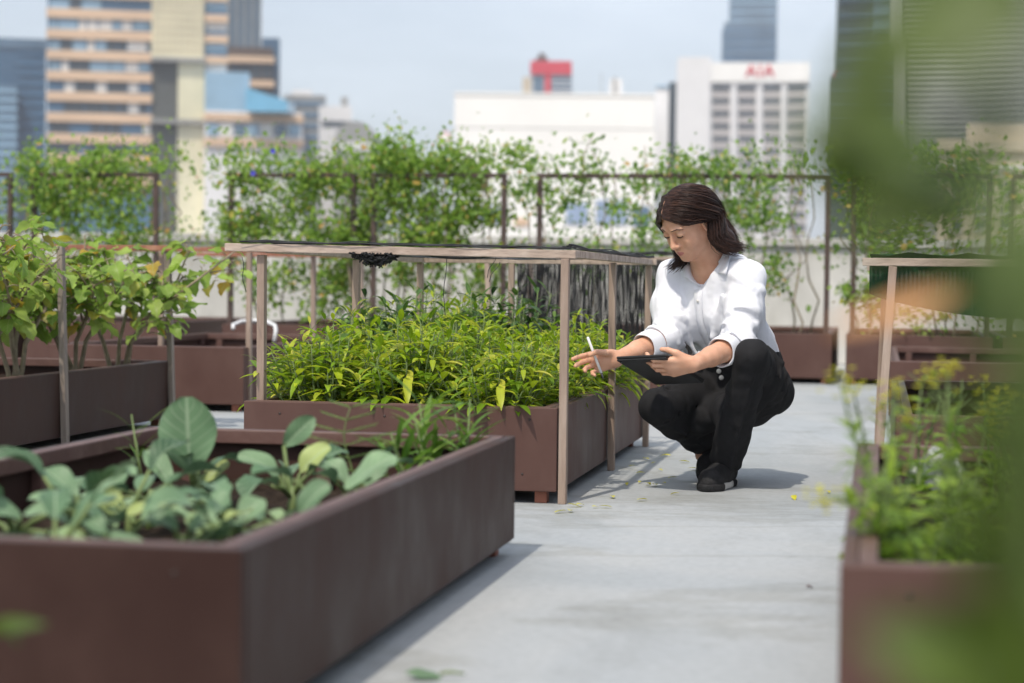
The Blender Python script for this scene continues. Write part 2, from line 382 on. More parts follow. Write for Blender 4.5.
# ------------------------------------------------------------------ timber frames over the beds
def frame(label, posts, rails, mat_p='wood', mat_r='wood_rail', w=.023, d=.032):
    o = thing('timber_frame', posts[0][0], label, 'frame', 'timber frames over the beds')
    for a, b_ in posts:
        mb = MB(); mb.bar(a, b_, w, d, side=VD); mb.build('post', M[mat_p], o, False, .002)
    for a, b_, ww, hh in rails:
        mb = MB(); mb.bar(a, b_, ww, hh, side=(0, 0, 1)); mb.build('rail', M[mat_r], o, False, .002)
    return o
def at_top(px, py, u, v):   # a post head above ground point (u, v), leaning a little so that it meets px
    q = UV(u, v); p = P(px, py, q.y); return p
HF = .725
u0, u1, v0, v1 = PC
posts = [(UV(u0 + .025, v1 + .015, 0), UV(u0 + .02, v1 + .016, HF - .013)),
         (UV(u0 + 1.09, v1 + .016, 0.0), UV(u0 + 1.09, v1 + .012, HF - .013)),
         (UV(u1 - .04, v1 + .016, 0.0), UV(u1 - .04, v1 + .02, HF - .013)),
         (UV(u0 + .06, v0 + .037, .19), UV(u0 + .06, v0 + .034, HF - .010)),
         (UV(u0 + 1.06, v0 + .06, .19), UV(u0 + 1.06, v0 + .062, HF - .013)),
         (UV(u1 - .06, v0 + .055, .19), UV(u1 - .06, v0 + .05, HF - .013)),
         (UV(u1 - .05, v0 + .42, .19), UV(u1 - .05, v0 + .42, HF - .013))]
rails = [(UV(u0 + .035, v0 - .07, HF + .012), UV(u0 + .035, v1 + .045, HF - .0005), .024, .03),
         (UV(u1 - .04, v0 - .03, HF), UV(u1 - .04, v1 + .05, HF), .022, .03),
         (UV(u0 + .054, v1 + .025, HF + .002), UV(u1 - .06, v1 + .02, HF), .022, .03),
         (UV(u0 + .054, v0 + .06, HF + .007), UV(u1 - .06, v0 + .05, HF), .022, .03)]
frame('tall weathered timber frame with netting on top over the chilli bed', posts, rails)
# aubergine bed
uu0, uu1, vv1 = 6.0, 8.27, -3.02
posts = [(UV(7.08, vv1 + .018, 0), UV(7.08, vv1 - .005, .755)), (UV(uu1 - .03, vv1 + .018, 0), UV(uu1 - .03, vv1 - .01, .755)),
         (UV(uu1 - .05, -3.9, .19), UV(uu1 - .05, -3.9, .755)), (UV(6.05, vv1 + .018, 0), UV(6.05, vv1 + .01, .755))]
rails = [(UV(6.03, vv1 + .012, .77), UV(uu1 - .01, vv1 - .008, .77), .022, .03)]
frame('grey weathered timber posts and side rail on the aubergine bed', posts, rails[:0] + [(UV(uu1 - .04, -3.95, .768), UV(uu1 - .04, vv1 + .03, .768), .022, .03)], 'wood_grey', 'wood_red')
# bed behind it
posts = [(UV(9.24, -3.0 + .018, 0), UV(9.24, -2.985, .765)), (UV(10.35, -2.982, 0), UV(10.35, -2.985, .765)), (UV(11.36, -2.982, 0), UV(11.36, -2.985, .765)),
         (UV(9.26, -3.93, .19), UV(9.26, -3.93, .765)), (UV(9.3, -3.45, .19), UV(9.3, -3.45, .765))]
rails = [(UV(9.24, -4.0, .778), UV(9.24, -2.95, .778), .022, .03), (UV(11.36, -4.0, .778), UV(11.36, -2.95, .778), .022, .03), (UV(9.256, -2.985, .778), UV(11.344, -2.985, .778), .022, .03)]
frame('timber frame with thin red brown rail over the empty bed at left', posts, rails, 'wood', 'wood_red')
# netted bed behind the chillies
posts = [(UV(9.44, -1.83, .19), UV(9.44, -1.86, .765)), (UV(10.5, -1.83, .19), UV(10.5, -1.83, .765)), (UV(9.44, -.882, 0), UV(9.44, -.882, .74)), (UV(11.5, -.882, 0), UV(11.5, -.882, .74)), (UV(11.5, -1.83, .19), UV(11.5, -1.83, .74))]
rails = [(UV(9.44, -1.93, .755), UV(9.44, -.84, .755), .022, .03), (UV(11.5, -1.93, .755), UV(11.5, -.84, .755), .022, .03)]
frame('timber frame hung with black netting behind the chilli bed', posts, rails)
# right bed
posts = [(UV(5.74, -.003, 0), UV(5.74, .035, .70)), (UV(7.82, -.001, 0), UV(7.82, .02, .70)), (UV(5.74, .99, 0), UV(5.74, .99, .70)), (UV(7.82, .99, 0), UV(7.82, .99, .70)), (UV(6.8, .99, 0), UV(6.8, .99, .70))]
rails = [(UV(5.74, -.05, .712), UV(5.74, 1.03, .712), .022, .03), (UV(7.82, -.05, .712), UV(7.82, 1.03, .712), .022, .03), (UV(5.758, .03, .712), UV(7.8, .022, .712), .02, .028)]
frame('pale timber frame with green shade net over the bed at right', posts, rails)

# ------------------------------------------------------------------ nets
def net_roll(mb, a, b_, r, n_str=10, sag=.0, rr=.0022, rng=rnd, top=.016, drops=0):
    """loose bunched net strands lying along a rail"""
    a = Vector(a); b_ = Vector(b_); k = 26
    side = (b_ - a).cross(Vector((0, 0, 1))).normalized()
    for s in range(n_str):
        pts = []; ph1, ph2 = rng.uniform(0, 6), rng.uniform(0, 6); o1, o2 = rng.uniform(-1, 1), rng.uniform(0, 1)
        f1, f2 = rng.uniform(6, 22), rng.uniform(6, 25)
        for i in range(k + 1):
            t_ = i / k; p = a.lerp(b_, t_)
            env = .45 + .55 * math.sin(t_ * 9 + ph1 * .3) ** 2
            p = p + side * ((o1 * .8 + .5 * math.sin(f1 * t_ + ph1)) * r) + Vector((0, 0, top + rr + abs(o2 + .6 * math.sin(f2 * t_ + ph2)) * r * .55 * env - sag * math.sin(PI * t_)))
            pts.append(p)
        mb.tube(pts, rr, 4)
r = random.Random(3)
mb = MB()
net_roll(mb, rails_c0 := UV(u0 + .02, v0 - .02, HF + .009), UV(u0 + .03, v1 + .03, HF - .002), .012, 7, rng=r, rr=.0017)
net_roll(mb, UV(u0 + .04, v1 + .02, HF), UV(u1, v1 + .02, HF - .003), .015, 7, rng=r, rr=.0017)
net_roll(mb, UV(u1 - .04, v0, HF), UV(u1 - .04, v1 + .04, HF), .015, 7, rng=r, rr=.0017)
net_roll(mb, UV(u0 + .04, v0 + .055, HF + .006), UV(u1, v0 + .05, HF), .014, 6, rng=r)
# net lying slack over the top of the frame: cords lengthways and across
for i in range(34):
    vv = v0 + .05 + (v1 - v0 - .05) * i / 33
    sg = .012 * math.sin(PI * i / 33) + r.uniform(0, .006)
    mb.tube([UV(u0 + .03 + (u1 - u0 - .06) * k / 8, vv + .004 * math.sin(k * 1.7 + i), HF + .012 - sg * math.sin(PI * k / 8) ) for k in range(9)], .0016, 3)
# the bunch hanging from the front rail
def bunch(mb, px, py, Y, wpx, hpx, n_, rng):
    for i in range(n_):
        t_ = rng.uniform(-1, 1); e = (1 - t_ * t_) ** .7
        a = P(px + t_ * wpx, py - 3, Y + rng.uniform(0, .05)); pts = [a]
        L = hpx * e * rng.uniform(.5, 1.05)
        for k in range(1, 6):
            pts.append(P(px + t_ * wpx * (1 - .1 * k / 5) + rng.uniform(-4, 4), py - 3 + L * k / 5 + rng.uniform(-1, 1), a.y + rng.uniform(-.015, .015)))
        mb.tube(pts, .0024, 4)
bunch(mb, 376, 256, 5.9, 25, 14, 120, r)
bunch(mb, 380, 256, 5.88, 18, 11, 70, r)
# a slack edge of net along the right half of the front
mb.tube([P(420 + i * 7, 253 + 4.5 * math.sin(PI * min(1, i / 12)) , 5.92) for i in range(20)], .007, 5)
# single threads
for px0, py0, dx, L, Y in ((446, 252, -2, 64, 5.95), (496, 256, -10, 22, 6.3), (500, 262, -12, 20, 6.3), (242, 257, 3, 35, 5.9)):
    mb.tube([P(px0 + dx * k / 6 + 1.2 * math.sin(k * 1.3), py0 + L * k / 6, Y) for k in range(7)], .0013, 3)
nt_o = mb.build('black_net', M['net'], loc=UV(u0, v0, .7)); tag(nt_o, 'black net bunched along the top rails over the chilli bed', 'netting')

mb = MB(); r = random.Random(11)       # curtain of black net in front of the bed behind
va, vb = -1.70, -.86
for layer in range(2):
    nn = 105
    for i in range(nn):
        vv = va + (vb - va) * (i + r.uniform(-.12, .12)) / nn; ph = r.uniform(0, 6); Lr = r.uniform(.46, .5)
        mb.tube([UV(9.415 - .012 * layer + .012 * math.sin(k * .9 + ph + i * .35), vv + .0025 * math.sin(k * 1.1 + ph), .752 - Lr * k / 9) for k in range(10)], .0029, 3)
    for i in range(30):
        z = .75 - .45 * i / 30
        mb.tube([UV(9.412 - .012 * layer + .008 * math.sin(k + i), va + (vb - va) * k / 20, z + .008 * math.sin(k * .8 + i * .5) - .01 * (k % 2)) for k in range(21)], .0014, 3)
net_roll(mb, UV(9.44, -1.9, .757), UV(9.44, -.84, .757), .02, 12, rng=r)
o = mb.build('black_net_curtain', M['net'], loc=UV(9.42, -1.3, .75)); tag(o, 'black net curtain hanging behind the chilli bed, left of the woman', 'netting')

m, n, o_ = nodes_of('green_shade_cloth')
df = n.nodes.new('ShaderNodeBsdfDiffuse'); df.inputs[0].default_value = (.018, .055, .028, 1); tr = n.nodes.new('ShaderNodeBsdfTransparent')
tcn = n.nodes.new('ShaderNodeTexCoord'); wv = n.nodes.new('ShaderNodeTexWave'); wv.inputs['Scale'].default_value = 28; wv.inputs['Distortion'].default_value = 1.0
n.links.new(tcn.outputs['UV'], wv.inputs['Vector'])
mr = n.nodes.new('ShaderNodeMapRange'); mr.inputs[3].default_value = .0; mr.inputs[4].default_value = .07; n.links.new(wv.outputs['Fac'], mr.inputs[0])
mxs = n.nodes.new('ShaderNodeMixShader'); n.links.new(mr.outputs[0], mxs.inputs[0]); n.links.new(df.outputs[0], mxs.inputs[1]); n.links.new(tr.outputs[0], mxs.inputs[2]); n.links.new(mxs.outputs[0], o_.inputs[0])
M['shade'] = m
mb = MB(); vs = []; uvs = []; nu, nv = 40, 12
for i in range(nu + 1):
    s = i / nu
    drop = .10 + .075 * math.sin(PI * min(1, s * 1.15)) ** .8 - .02 * s
    for j in range(nv + 1):
        q = j / nv
        vs.append(UV(5.775 + .02 * math.sin(s * 21) * q + .012 * math.sin(s * 47 + q * 3), -.03 + s * 1.08, .722 - q * drop)); uvs.append((s, q))
mb.add(vs, [(i * (nv + 1) + j, i * (nv + 1) + j + 1, (i + 1) * (nv + 1) + j + 1, (i + 1) * (nv + 1) + j) for i in range(nu) for j in range(nv)], uvs)
# the same cloth lying over the top
vs = []; uvs = []
for i in range(21):
    for j in range(21):
        vs.append(UV(5.75 + 2.08 * j / 20, -.03 + 1.08 * i / 20, .735 - .015 * math.sin(PI * i / 20) * math.sin(PI * j / 20) - .006 * math.sin(i * 2.1 + j))); uvs.append((i / 20, j / 20))
mb.add(vs, [(i * 21 + j, i * 21 + j + 1, (i + 1) * 21 + j + 1, (i + 1) * 21 + j) for i in range(20) for j in range(20)], uvs)
o = mb.build('shade_net', M['shade'], loc=UV(5.75, .5, .72)); tag(o, 'dark green shade net draped over the timber frame at right', 'shade net')

# ------------------------------------------------------------------ back row: planters with steel trellises
back = [(-118, 12), (25, 158), (222, 356), (365, 507), (531, 832), (846, 994), (1004, 1150)]
blabel = ['leftmost, mostly cut off by the picture edge', 'behind the aubergines', 'third from left, behind the white hoop', 'ending left of the black net curtain', 'the wide one behind the woman', 'behind the green shade net', 'rightmost, behind the blurred leaves']
TREL = []
UB = 13.05; HT = 1.325
for i, (a, b_) in enumerate(back):
    va = (P(a, 300, 13.2).x - UD.x * UB) / VD.x; 
    def v_at(px):
        # v where the front line u=UB projects to px
        lo, hi = -9, 9
        for _ in range(40):
            mid = (lo + hi) / 2; q = UV(UB, mid); x = 512 + q.x / q.y * FPX
            if x < px: lo = mid
            else: hi = mid
        return lo
    va, vb = v_at(a), v_at(b_)
    planter(UB, UB + 2.1, va, vb, .325, 'brown planter in the back row, ' + blabel[i], soil=.27, studs=False, group='back row planters')
    o = thing('steel_trellis', UV(UB + .05, (va + vb) / 2), 'brown square-tube trellis in the back row, ' + blabel[i], 'trellis', 'back row trellises')
    for uu in (UB + .05,):
        for vv in (va + .04, vb - .04):
            mb = MB(); mb.bar(UV(uu, vv, .2), UV(uu, vv, HT), .034, .034, side=VD); mb.build('post', M['trellis'], o, False, .002)
        mb = MB(); mb.bar(UV(uu, va + .023, HT + .015), UV(uu, vb - .023, HT + .015), .03, .03, side=(0, 0, 1)); mb.build('rail', M['trellis'], o, False, .002)
    TREL.append((va, vb))
# white hoop lying in the planter
mb = MB(); q = P(254, 330, 11.7)
hp = [q + Vector((math.cos(a) * .135, math.sin(a) * .05, .06 * math.sin(a * .5) )) for a in [PI * 2 * k / 28 for k in range(29)]]
mb = MB(); mb.tube([P(233, 329, 11.3), P(233, 325, 11.34), P(241, 321.5, 11.40), P(254, 320.5, 11.42), P(267, 322, 11.40), P(275, 325.5, 11.34), P(276, 330, 11.3), P(274, 342, 11.28)], .011, 8)
o = mb.build('plastic_hoop', M['white_plastic'], loc=P(254, 350, 11.3)); tag(o, 'white plastic hoop bent over the empty bed at left', 'hoop')
# ------------------------------------------------------------------ the city beyond the roof
def glass(name, c, rough=.18, spec=.6, stripes=None):
    return surf(name, [(.35, tuple(x * .8 for x in c)), (.65, tuple(x * 1.2 for x in c))], scale=.05, rough=rough, spec=spec, bump=0)
M['b_white'] = flat2('white_render', (.90, .885, .85), .05, scale=.08, rough=.8)
M['b_white2'] = flat2('white_concrete', (.78, .77, .77), .06, scale=.1, rough=.8)
M['b_cream'] = flat2('cream_render', (.62, .53, .40), .10, scale=.1, rough=.85)
M['b_peach'] = flat2('peach_panel', (.66, .47, .32), .08, scale=.1, rough=.7)
M['b_grey'] = flat2('grey_concrete', (.30, .30, .29), .15, scale=.1, rough=.85)
M['b_spandrel'] = flat2('mauve_spandrel', (.46, .43, .42), .08, scale=.1, rough=.8)
M['b_dark'] = flat2('dark_recess', (.085, .09, .085), .2, scale=.1, rough=.6)
M['b_brown'] = flat2('brown_terrace', (.10, .07, .055), .2, scale=.1, rough=.7)
M['b_red'] = flat2('red_panel', (.62, .035, .06), .08, scale=.1, rough=.5)
M['g_blue'] = glass('blue_glass', (.075, .17, .29)); M['g_pale'] = glass('pale_blue_glass', (.27, .42, .55)); M['g_bright'] = glass('bright_blue_roof', (.16, .42, .62))
M['g_dark'] = glass('dark_glass', (.055, .075, .095)); M['g_navy'] = glass('navy_glass', (.055, .125, .215)); M['g_lime'] = glass('lime_glass', (.74, .70, .50), rough=.3)
M['g_tint'] = glass('tinted_glass', (.12, .135, .14)); M['g_green'] = glass('green_glass', (.04, .065, .05)); M['g_steel'] = glass('steel_glass', (.11, .18, .26)); M['g_blind'] = flat2('white_blind', (.72, .72, .70), .08, scale=.2, rough=.7)
M['louvre'] = flat2('pale_louvre', (.34, .35, .32), .1, scale=.2, rough=.6); M['g_shop'] = flat2('blue_panel', (.28, .36, .50), .2, scale=.3, rough=.6)
ZB = -30.4
class Bld:
    """a building that squarely faces the roof garden: its plan is turned by its bearing"""
    def __init__(self, name, label, Y, px, cat='building', group=None):
        self.Y = Y; d = ray(px, 280); self.n = Vector((d.x, d.y, 0)).normalized(); self.t = Vector((self.n.y, -self.n.x, 0)); self.c = P(px, 280, Y); self.c.z = 0
        self.o = thing(name, (self.c.x, self.c.y, ZB), label, cat, group)
    def hit(self, px, py, front=0.):
        d = ray(px, py); k = (self.c.dot(self.n) - front) / (d.x * self.n.x + d.y * self.n.y); return EYE + d * k
    def box(self, part, mat, a, b, t, bt=None, front=0., D=None, bevel=0):
        """box between pixel columns a, b from row t down to row bt (None: the ground); its face stands front metres before the facade line"""
        D = D or 30; m_ = (a + b) / 2
        pa, pb = self.hit(a, t, front), self.hit(b, t, front); zt = self.hit(m_, t, front).z; zb = ZB if bt is None else self.hit(m_, bt, front).z
        c = (pa + pb) / 2; c.z = 0
        mb = MB(); mb.box(c + self.n * (D / 2) + Vector((0, 0, (zt + zb) / 2)), self.t * ((pb - pa).dot(self.t) / 2), self.n * (D / 2), (0, 0, (zt - zb) / 2))
        return mb.build(part, M[mat], self.o, False)
r = random.Random(21)
# blue glass tower at the left edge
B = Bld('glass_tower', 'dark blue glass tower with a flat roof at the left picture edge', 430, 0)
B.box('tower_block', 'g_navy', -70, 46, 39, D=45)
B.box('crown_band', 'g_steel', -71, 47, 37, 47, front=.4, D=46)
B.box('lower_block', 'g_steel', -70, 17, 84, front=5, D=4.5)
for k in range(17): B.box('floor_band', 'g_pale', -70.2, 17.3, 88 + k * 9, 91.5 + k * 9, front=5.25, D=4)
for k in range(19): B.box('floor_line', 'g_blue', 17.5, 46.3, 52 + k * 10.2, 55 + k * 10.2, front=.3, D=2)
# banded office tower
B = Bld('office_tower', 'peach and blue banded office tower with a pale lime glass centre', 386, 140)
B.box('core', 'g_blue', 48, 152, -60, D=34); B.box('wing', 'g_blue', 205, 227, -60, D=34)
B.box('dark_recess', 'b_dark', 152.2, 178, 60, D=30); B.box('curtain_wall', 'g_lime', 152.3, 204.8, -60, 60.5, front=1.2, D=28); B.box('glass_strip', 'g_lime', 178.2, 204.8, 61, front=.6, D=28)
for yy in (57, 119): B.box('slab', 'b_grey', 151, 206, yy, yy + 4.5, front=2.2, D=10)
for k in range(9): B.box('mullion', 'b_cream', 155 + k * 6, 155.8 + k * 6, -59, 57, front=1.5, D=.6)
for k in range(14): B.box('transom', 'b_cream', 152.5, 204.5, -50 + k * 7.6, -49.2 + k * 7.6, front=1.42, D=.5)
for k in range(-4, 9):
    y = 14 + k * 20.75
    B.box('spandrel', 'b_peach', 46.5, 152, y - 4.6, y + 4.6, front=1.0, D=8)
    B.box('spandrel', 'b_peach', 204.9, 228, y - 3.6 + 4, y + 4 + 4, front=1.0, D=8)
    a = 50
    while a < 150:                              # blinds, clear and dark panes of that floor
        wd = r.choice((8, 11, 14, 20)); b_ = min(151, a + wd); q = r.random()
        if y < 66: mt = 'g_pale' if q < .42 else 'g_blind' if q < .75 else 'g_dark'
        else: mt = 'g_dark' if q < .6 else 'g_blue' if q < .85 else 'g_blind'
        if k >= 0 or a < 90: B.box('window', mt, a, b_ - 1, y + 4.9, y + 15.6, front=.25, D=.6)
        a = b_ + .5
    B.box('window', 'g_pale' if k % 2 else 'g_blind', 206, 226.5, y + 8.5, y + 16.2, front=.25, D=.6)
B.box('wing_block', 'g_pale', 205, 250, 72, 112, front=3, D=20); B.box('wing_base', 'b_white2', 205, 303, 112, front=3.6, D=20)
for yy in (114, 139): B.box('wing_spandrel', 'b_peach', 204.6, 303.5, yy, yy + 7.5, front=4.5, D=8)
for k in range(7): B.box('wing_window', ('g_pale', 'g_blind', 'g_steel')[k % 3], 207 + k * 13.6, 218.5 + k * 13.6, 124, 136, front=4.0, D=.6)
# bright blue sloping roof
B0 = B
xa, xb, Yr = P(246, 100, 380).x, P(288, 100, 380).x, 381.5
mb = MB(); z1, z2 = P(250, 93, 380).z, P(250, 111.5, 380).z
mb.add([(xa, Yr - 2, z2), (xb, Yr - 2, z2), (xb, Yr + 10, z2), (xa, Yr + 10, z2), (xa, Yr - 2, z1 + 1), (xb, Yr - 2, z1 - 1.4), (xb, Yr + 10, z1 - 1), (xa, Yr + 10, z1 + 1)],
       [(0, 3, 2, 1), (4, 5, 6, 7), (0, 1, 5, 4), (1, 2, 6, 5), (2, 3, 7, 6), (3, 0, 4, 7)])
mb.build('blue_roof', M['g_bright'], B.o, False)
# dark tower with terraces behind it
B = Bld('dark_tower', 'slate grey tower with dark terraced floors right of the banded tower', 470, 250)
B.box('shaft', 'g_steel', 226, 262, -40, D=30)
for k in range(5): B.box('fin', 'b_grey', 228 + k * 8, 230 + k * 8, -40, 50, front=.8, D=2)
B.box('terrace_block', 'b_brown', 228, 273, 47, front=6, D=30)
B.box('side_block', 'g_navy', 262, 280, 38, front=2, D=20)
for yy in (56, 80): B.box('terrace_slab', 'b_peach', 228, 274.5, yy, yy + 6.5, front=7.5, D=12)
for k in range(4): B.box('terrace_window', 'g_dark', 231 + k * 10.5, 239.5 + k * 10.5, 64, 78, front=6.3, D=.8)
# low grey and white blocks
B = Bld('apartment_block', 'greenish grey low block beside the blue sloping roof', 520, 305)
B.box('block', 'b_grey', 284, 326, 95, D=30); B.box('roof_plant', 'b_white2', 292, 312, 90, 96, front=-4, D=10)
for k in range(5): B.box('window_row', 'g_steel', 286, 324, 101 + k * 11, 106 + k * 11, front=.3, D=.8)
B = Bld('water_tank_block', 'small white rooftop block with a dark tank behind the vines', 480, 340)
B.box('block', 'b_white2', 319, 352, 106, D=20); B.box('tank', 'b_grey', 341, 348, 97, 106.4, front=-5, D=6); B.box('window_row', 'g_dark', 322, 350, 121, 126, front=.3, D=.8)
B = Bld('domed_hall', 'grey rounded roof of a hall behind the vines', 450, 355)
q0 = P(334, 150, 450); q1 = P(376, 150, 450); rad = (q1.x - q0.x) / 2; cx = (q0.x + q1.x) / 2; zt = P(355, 121, 450).z
mb = MB(); prof = [(cx + rad * math.cos(a), zt - rad + rad * math.sin(a)) for a in [PI * k / 16 for k in range(17)]]
vs = [(x, 450, z) for x, z in prof] + [(cx - rad, 450, ZB), (cx + rad, 450, ZB)]; nv_ = len(vs); vs += [(x, 490, z) for x, _, z in vs]
fs = [tuple(range(nv_))[::-1], tuple(range(nv_, 2 * nv_))] + [(i, (i + 1) % nv_, nv_ + (i + 1) % nv_, nv_ + i) for i in range(nv_)]
mb.add(vs, fs); mb.build('vault', M['b_grey'], B.o, False); B.box('white_band', 'b_white2', 336, 374, 143, 150, front=.3, D=.8)
# round sign on a mast
B = Bld('round_sign', 'small round pink and white sign on a mast above the vines', 120, 445, 'sign')
c = P(445, 138, 120); mb = MB(); rr_ = 6.6 * 120 / FPX
def disc(rad, y, th): 
    vs = [(c.x + rad * math.cos(a), y, c.z + rad * math.sin(a)) for a in [2 * PI * k / 28 for k in range(28)]]
    vs += [(x, y + th, z) for x, _, z in vs]
    return vs, [tuple(range(28)), tuple(range(28, 56))[::-1]] + [((k + 1) % 28, k, 28 + k, 28 + (k + 1) % 28) for k in range(28)]
M['pink'] = flat2('pink_enamel', (.62, .28, .27), .05, rough=.5)
mb.add(*disc(rr_, 120, .06)); mb.build('disc', M['pink'], B.o, False)
mb = MB(); mb.add(*disc(rr_ * .66, 119.97, .028)); mb.build('centre', M['b_white'], B.o, False)
mb = MB(); mb.bar((c.x, 120.12, ZB), (c.x, 120.12, c.z), .14); mb.build('mast', M['b_grey'], B.o, False)
# broad white hall
B = Bld('white_hall', 'broad blank white hall with a flat roof in the middle distance', 230, 555)
B.box('upper_wall', 'b_white', 454.6, 655, 94.5, 128, front=.07, D=40); B.box('lower_wall', 'b_white', 455, 655, 128.4, D=40)
B.box('roof_edge', 'b_white', 454, 655.4, 93, 95.6, front=.2, D=41)
for a, b_, t_, bt, mt in ((478, 506, 206, 223, 'g_shop'), (514, 528, 218, 226, 'b_peach'), (566, 588, 203, 224, 'g_shop'), (596, 628, 200, 224, 'g_shop'), (632, 650, 206, 226, 'g_steel')):
    B.box('window', mt, a, b_, t_, bt, front=.2, D=.6)
B.box('roof_tank', 'b_white2', 611, 622, 79, 93.2, front=-9, D=6); B.box('roof_tank', 'b_grey', 613.5, 616, 77, 92.8, front=-8, D=.9); B.box('antenna', 'b_grey', 601, 601.7, 73, 93.4, front=-6, D=.1)
# red capped tower
B = Bld('red_topped_tower', 'distant grey striped tower with a red cap and red stripe', 640, 550)
B.box('shaft', 'b_white2', 531, 571.5, 74, D=14)
for k in range(6): B.box('window_band', 'g_steel', 551.5, 571.9, 77 + k * 5, 79.6 + k * 5, front=.3, D=14.4)
B.box('window_strip', 'g_steel', 533, 544, 76, 100, front=.3, D=2)
B.box('red_stripe', 'b_red', 545, 551, 73, front=.8, D=3); B.box('red_cap', 'b_red', 530.5, 572, 61, 74.2, front=1.1, D=16)
B.box('annex', 'b_cream', 522.5, 531, 77, front=.5, D=12); B.box('lift_house', 'b_brown', 536, 548, 57, 61.2, front=-3, D=8); B.box('mast_head', 'b_brown', 539, 545, 53, 57.2, front=-4, D=4)
# pale slab and dark shaft
B = Bld('pale_slab_block', 'narrow pale bluish slab block right of the blank white hall', 260, 664)
B.box('slab', 'b_white2', 655.8, 669, 87, D=30); B.box('roof_edge', 'g_pale', 655.6, 669.2, 85.5, 87.4, front=.3, D=30.5); B.box('shaft', 'g_dark', 669.2, 676.6, 82, front=-2, D=12)
# white office block with red lettering
B = Bld('lettered_office', 'white office block with red rooftop lettering and four bays of windows', 560, 745)
B.box('wall', 'b_white2', 677, 810, 63, D=36); B.box('side_tower', 'b_white2', 678, 711, 57, front=1.2, D=34)
for cx0, cx1 in ((712, 730), (738, 756), (763.5, 781), (788, 806)):
    for k in range(14):
        y = 86 + k * 12.65
        B.box('spandrel', 'b_spandrel', cx0, cx1, y + 5.2, y + 12.4, front=.12, D=.4)
        B.box('window', 'g_dark', cx0, cx1, y, y + 5.0, front=.1, D=.35)
for cx0 in (734, 759.7, 784.3): B.box('pier', 'b_white2', cx0 - 2.2, cx0 + 2.2, 84, front=1.3, D=1.6)
B.box('top_band', 'b_white', 711.2, 810.2, 62.4, 82, front=1.4, D=1.6)
fc = bpy.data.curves.new('lettering', 'FONT'); fc.body = 'AIA'; fc.align_x = 'CENTER'; fc.align_y = 'CENTER'; fc.size = 4.6; fc.extrude = .12; fc.offset = .06; fc.space_character = 1.15
fo = bpy.data.objects.new('lettering', fc); C.objects.link(fo); fc.materials.append(M['b_red'])
fo.parent = B.o; fo.matrix_parent_inverse = PM[B.o.name]; fo.location = B.hit(760, 71.3, 1.55); fo.rotation_euler = (PI / 2, 0, math.atan2(B.t.y, B.t.x))
bpy.context.view_layer.update()
me = bpy.data.meshes.new_from_object(fo.evaluated_get(bpy.context.evaluated_depsgraph_get())); lo = bpy.data.objects.new('sign_lettering', me); C.objects.link(lo)
lo.parent = B.o; lo.matrix_parent_inverse = PM[B.o.name]; lo.location = fo.location; lo.rotation_euler = fo.rotation_euler; bpy.data.objects.remove(fo)
# slim blue tower behind it
B = Bld('slim_glass_tower', 'slim blue grey glass tower rising behind the lettered office block', 900, 752)
B.box('shaft', 'g_steel', 730, 778, -40, D=30); B.box('base_block', 'g_navy', 722, 777, 29, front=1.2, D=34); B.box('shoulder', 'g_steel', 724, 731, 22, 29.4, front=.4, D=20)
for k in range(7): B.box('floor_band', 'g_pale', 730.5, 778.3, -34 + k * 9, -32 + k * 9, front=.5, D=2)
for k in range(3): B.box('floor_band', 'g_steel', 721.8, 777.2, 33 + k * 9, 35.5 + k * 9, front=1.6, D=2)
# right-hand towers
B = Bld('green_glass_tower', 'dark green glass tower with a stepped left edge behind the blurred leaves', 300, 860)
B.box('upper_shaft', 'g_green', 838, 894, -60, 78, D=30); B.box('lower_shaft', 'g_green', 831.5, 894, 78, front=1, D=31); B.box('corner_glass', 'g_steel', 876, 893, -60, 36, front=.6, D=3)
for k in range(16): B.box('floor_line', 'g_steel', 832.5 if k > 6 else 838.5, 893.6, -30 + k * 15, -28.4 + k * 15, front=1.2, D=1.5)
B.box('beacon', 'b_red', 834, 838, 73.5, 78.2, front=.5, D=1)
B = Bld('louvred_tower', 'grey tower of close horizontal louvres with a pale corner fin at right', 250, 960)
B.box('core', 'g_tint', 894, 1090, -60, 152, D=30); B.box('fin', 'louvre', 893.5, 906, -60, 152, front=1.6, D=6); B.box('podium', 'b_grey', 894, 1090, 152, front=.5, D=31)
for k in range(34): B.box('louvre', 'louvre', 906.4, 1089, -52 + k * 6, -49.2 + k * 6, front=.7, D=1.4)
B = Bld('cream_building', 'cream rendered old building with small windows at the right edge', 150, 990)
B.box('wall', 'b_cream', 938, 1090, 150, D=20); B.box('parapet', 'b_cream', 936, 1091, 140, 151, front=.5, D=21); B.box('gable', 'b_cream', 968, 1090, 124, 140.5, front=.2, D=8)
B.box('cornice', 'b_white2', 937, 1090, 166, 169, front=.4, D=1)
for cx0 in (950, 975, 1002, 1030):
    for t_, bt in ((182, 194), (205, 213), (220, 229)):
        B.box('window', 'g_dark', cx0, cx0 + 12, t_, bt, front=.08, D=.5); B.box('sill', 'b_white2', cx0 - 1, cx0 + 13, bt + .2, bt + 1.6, front=.3, D=.6)
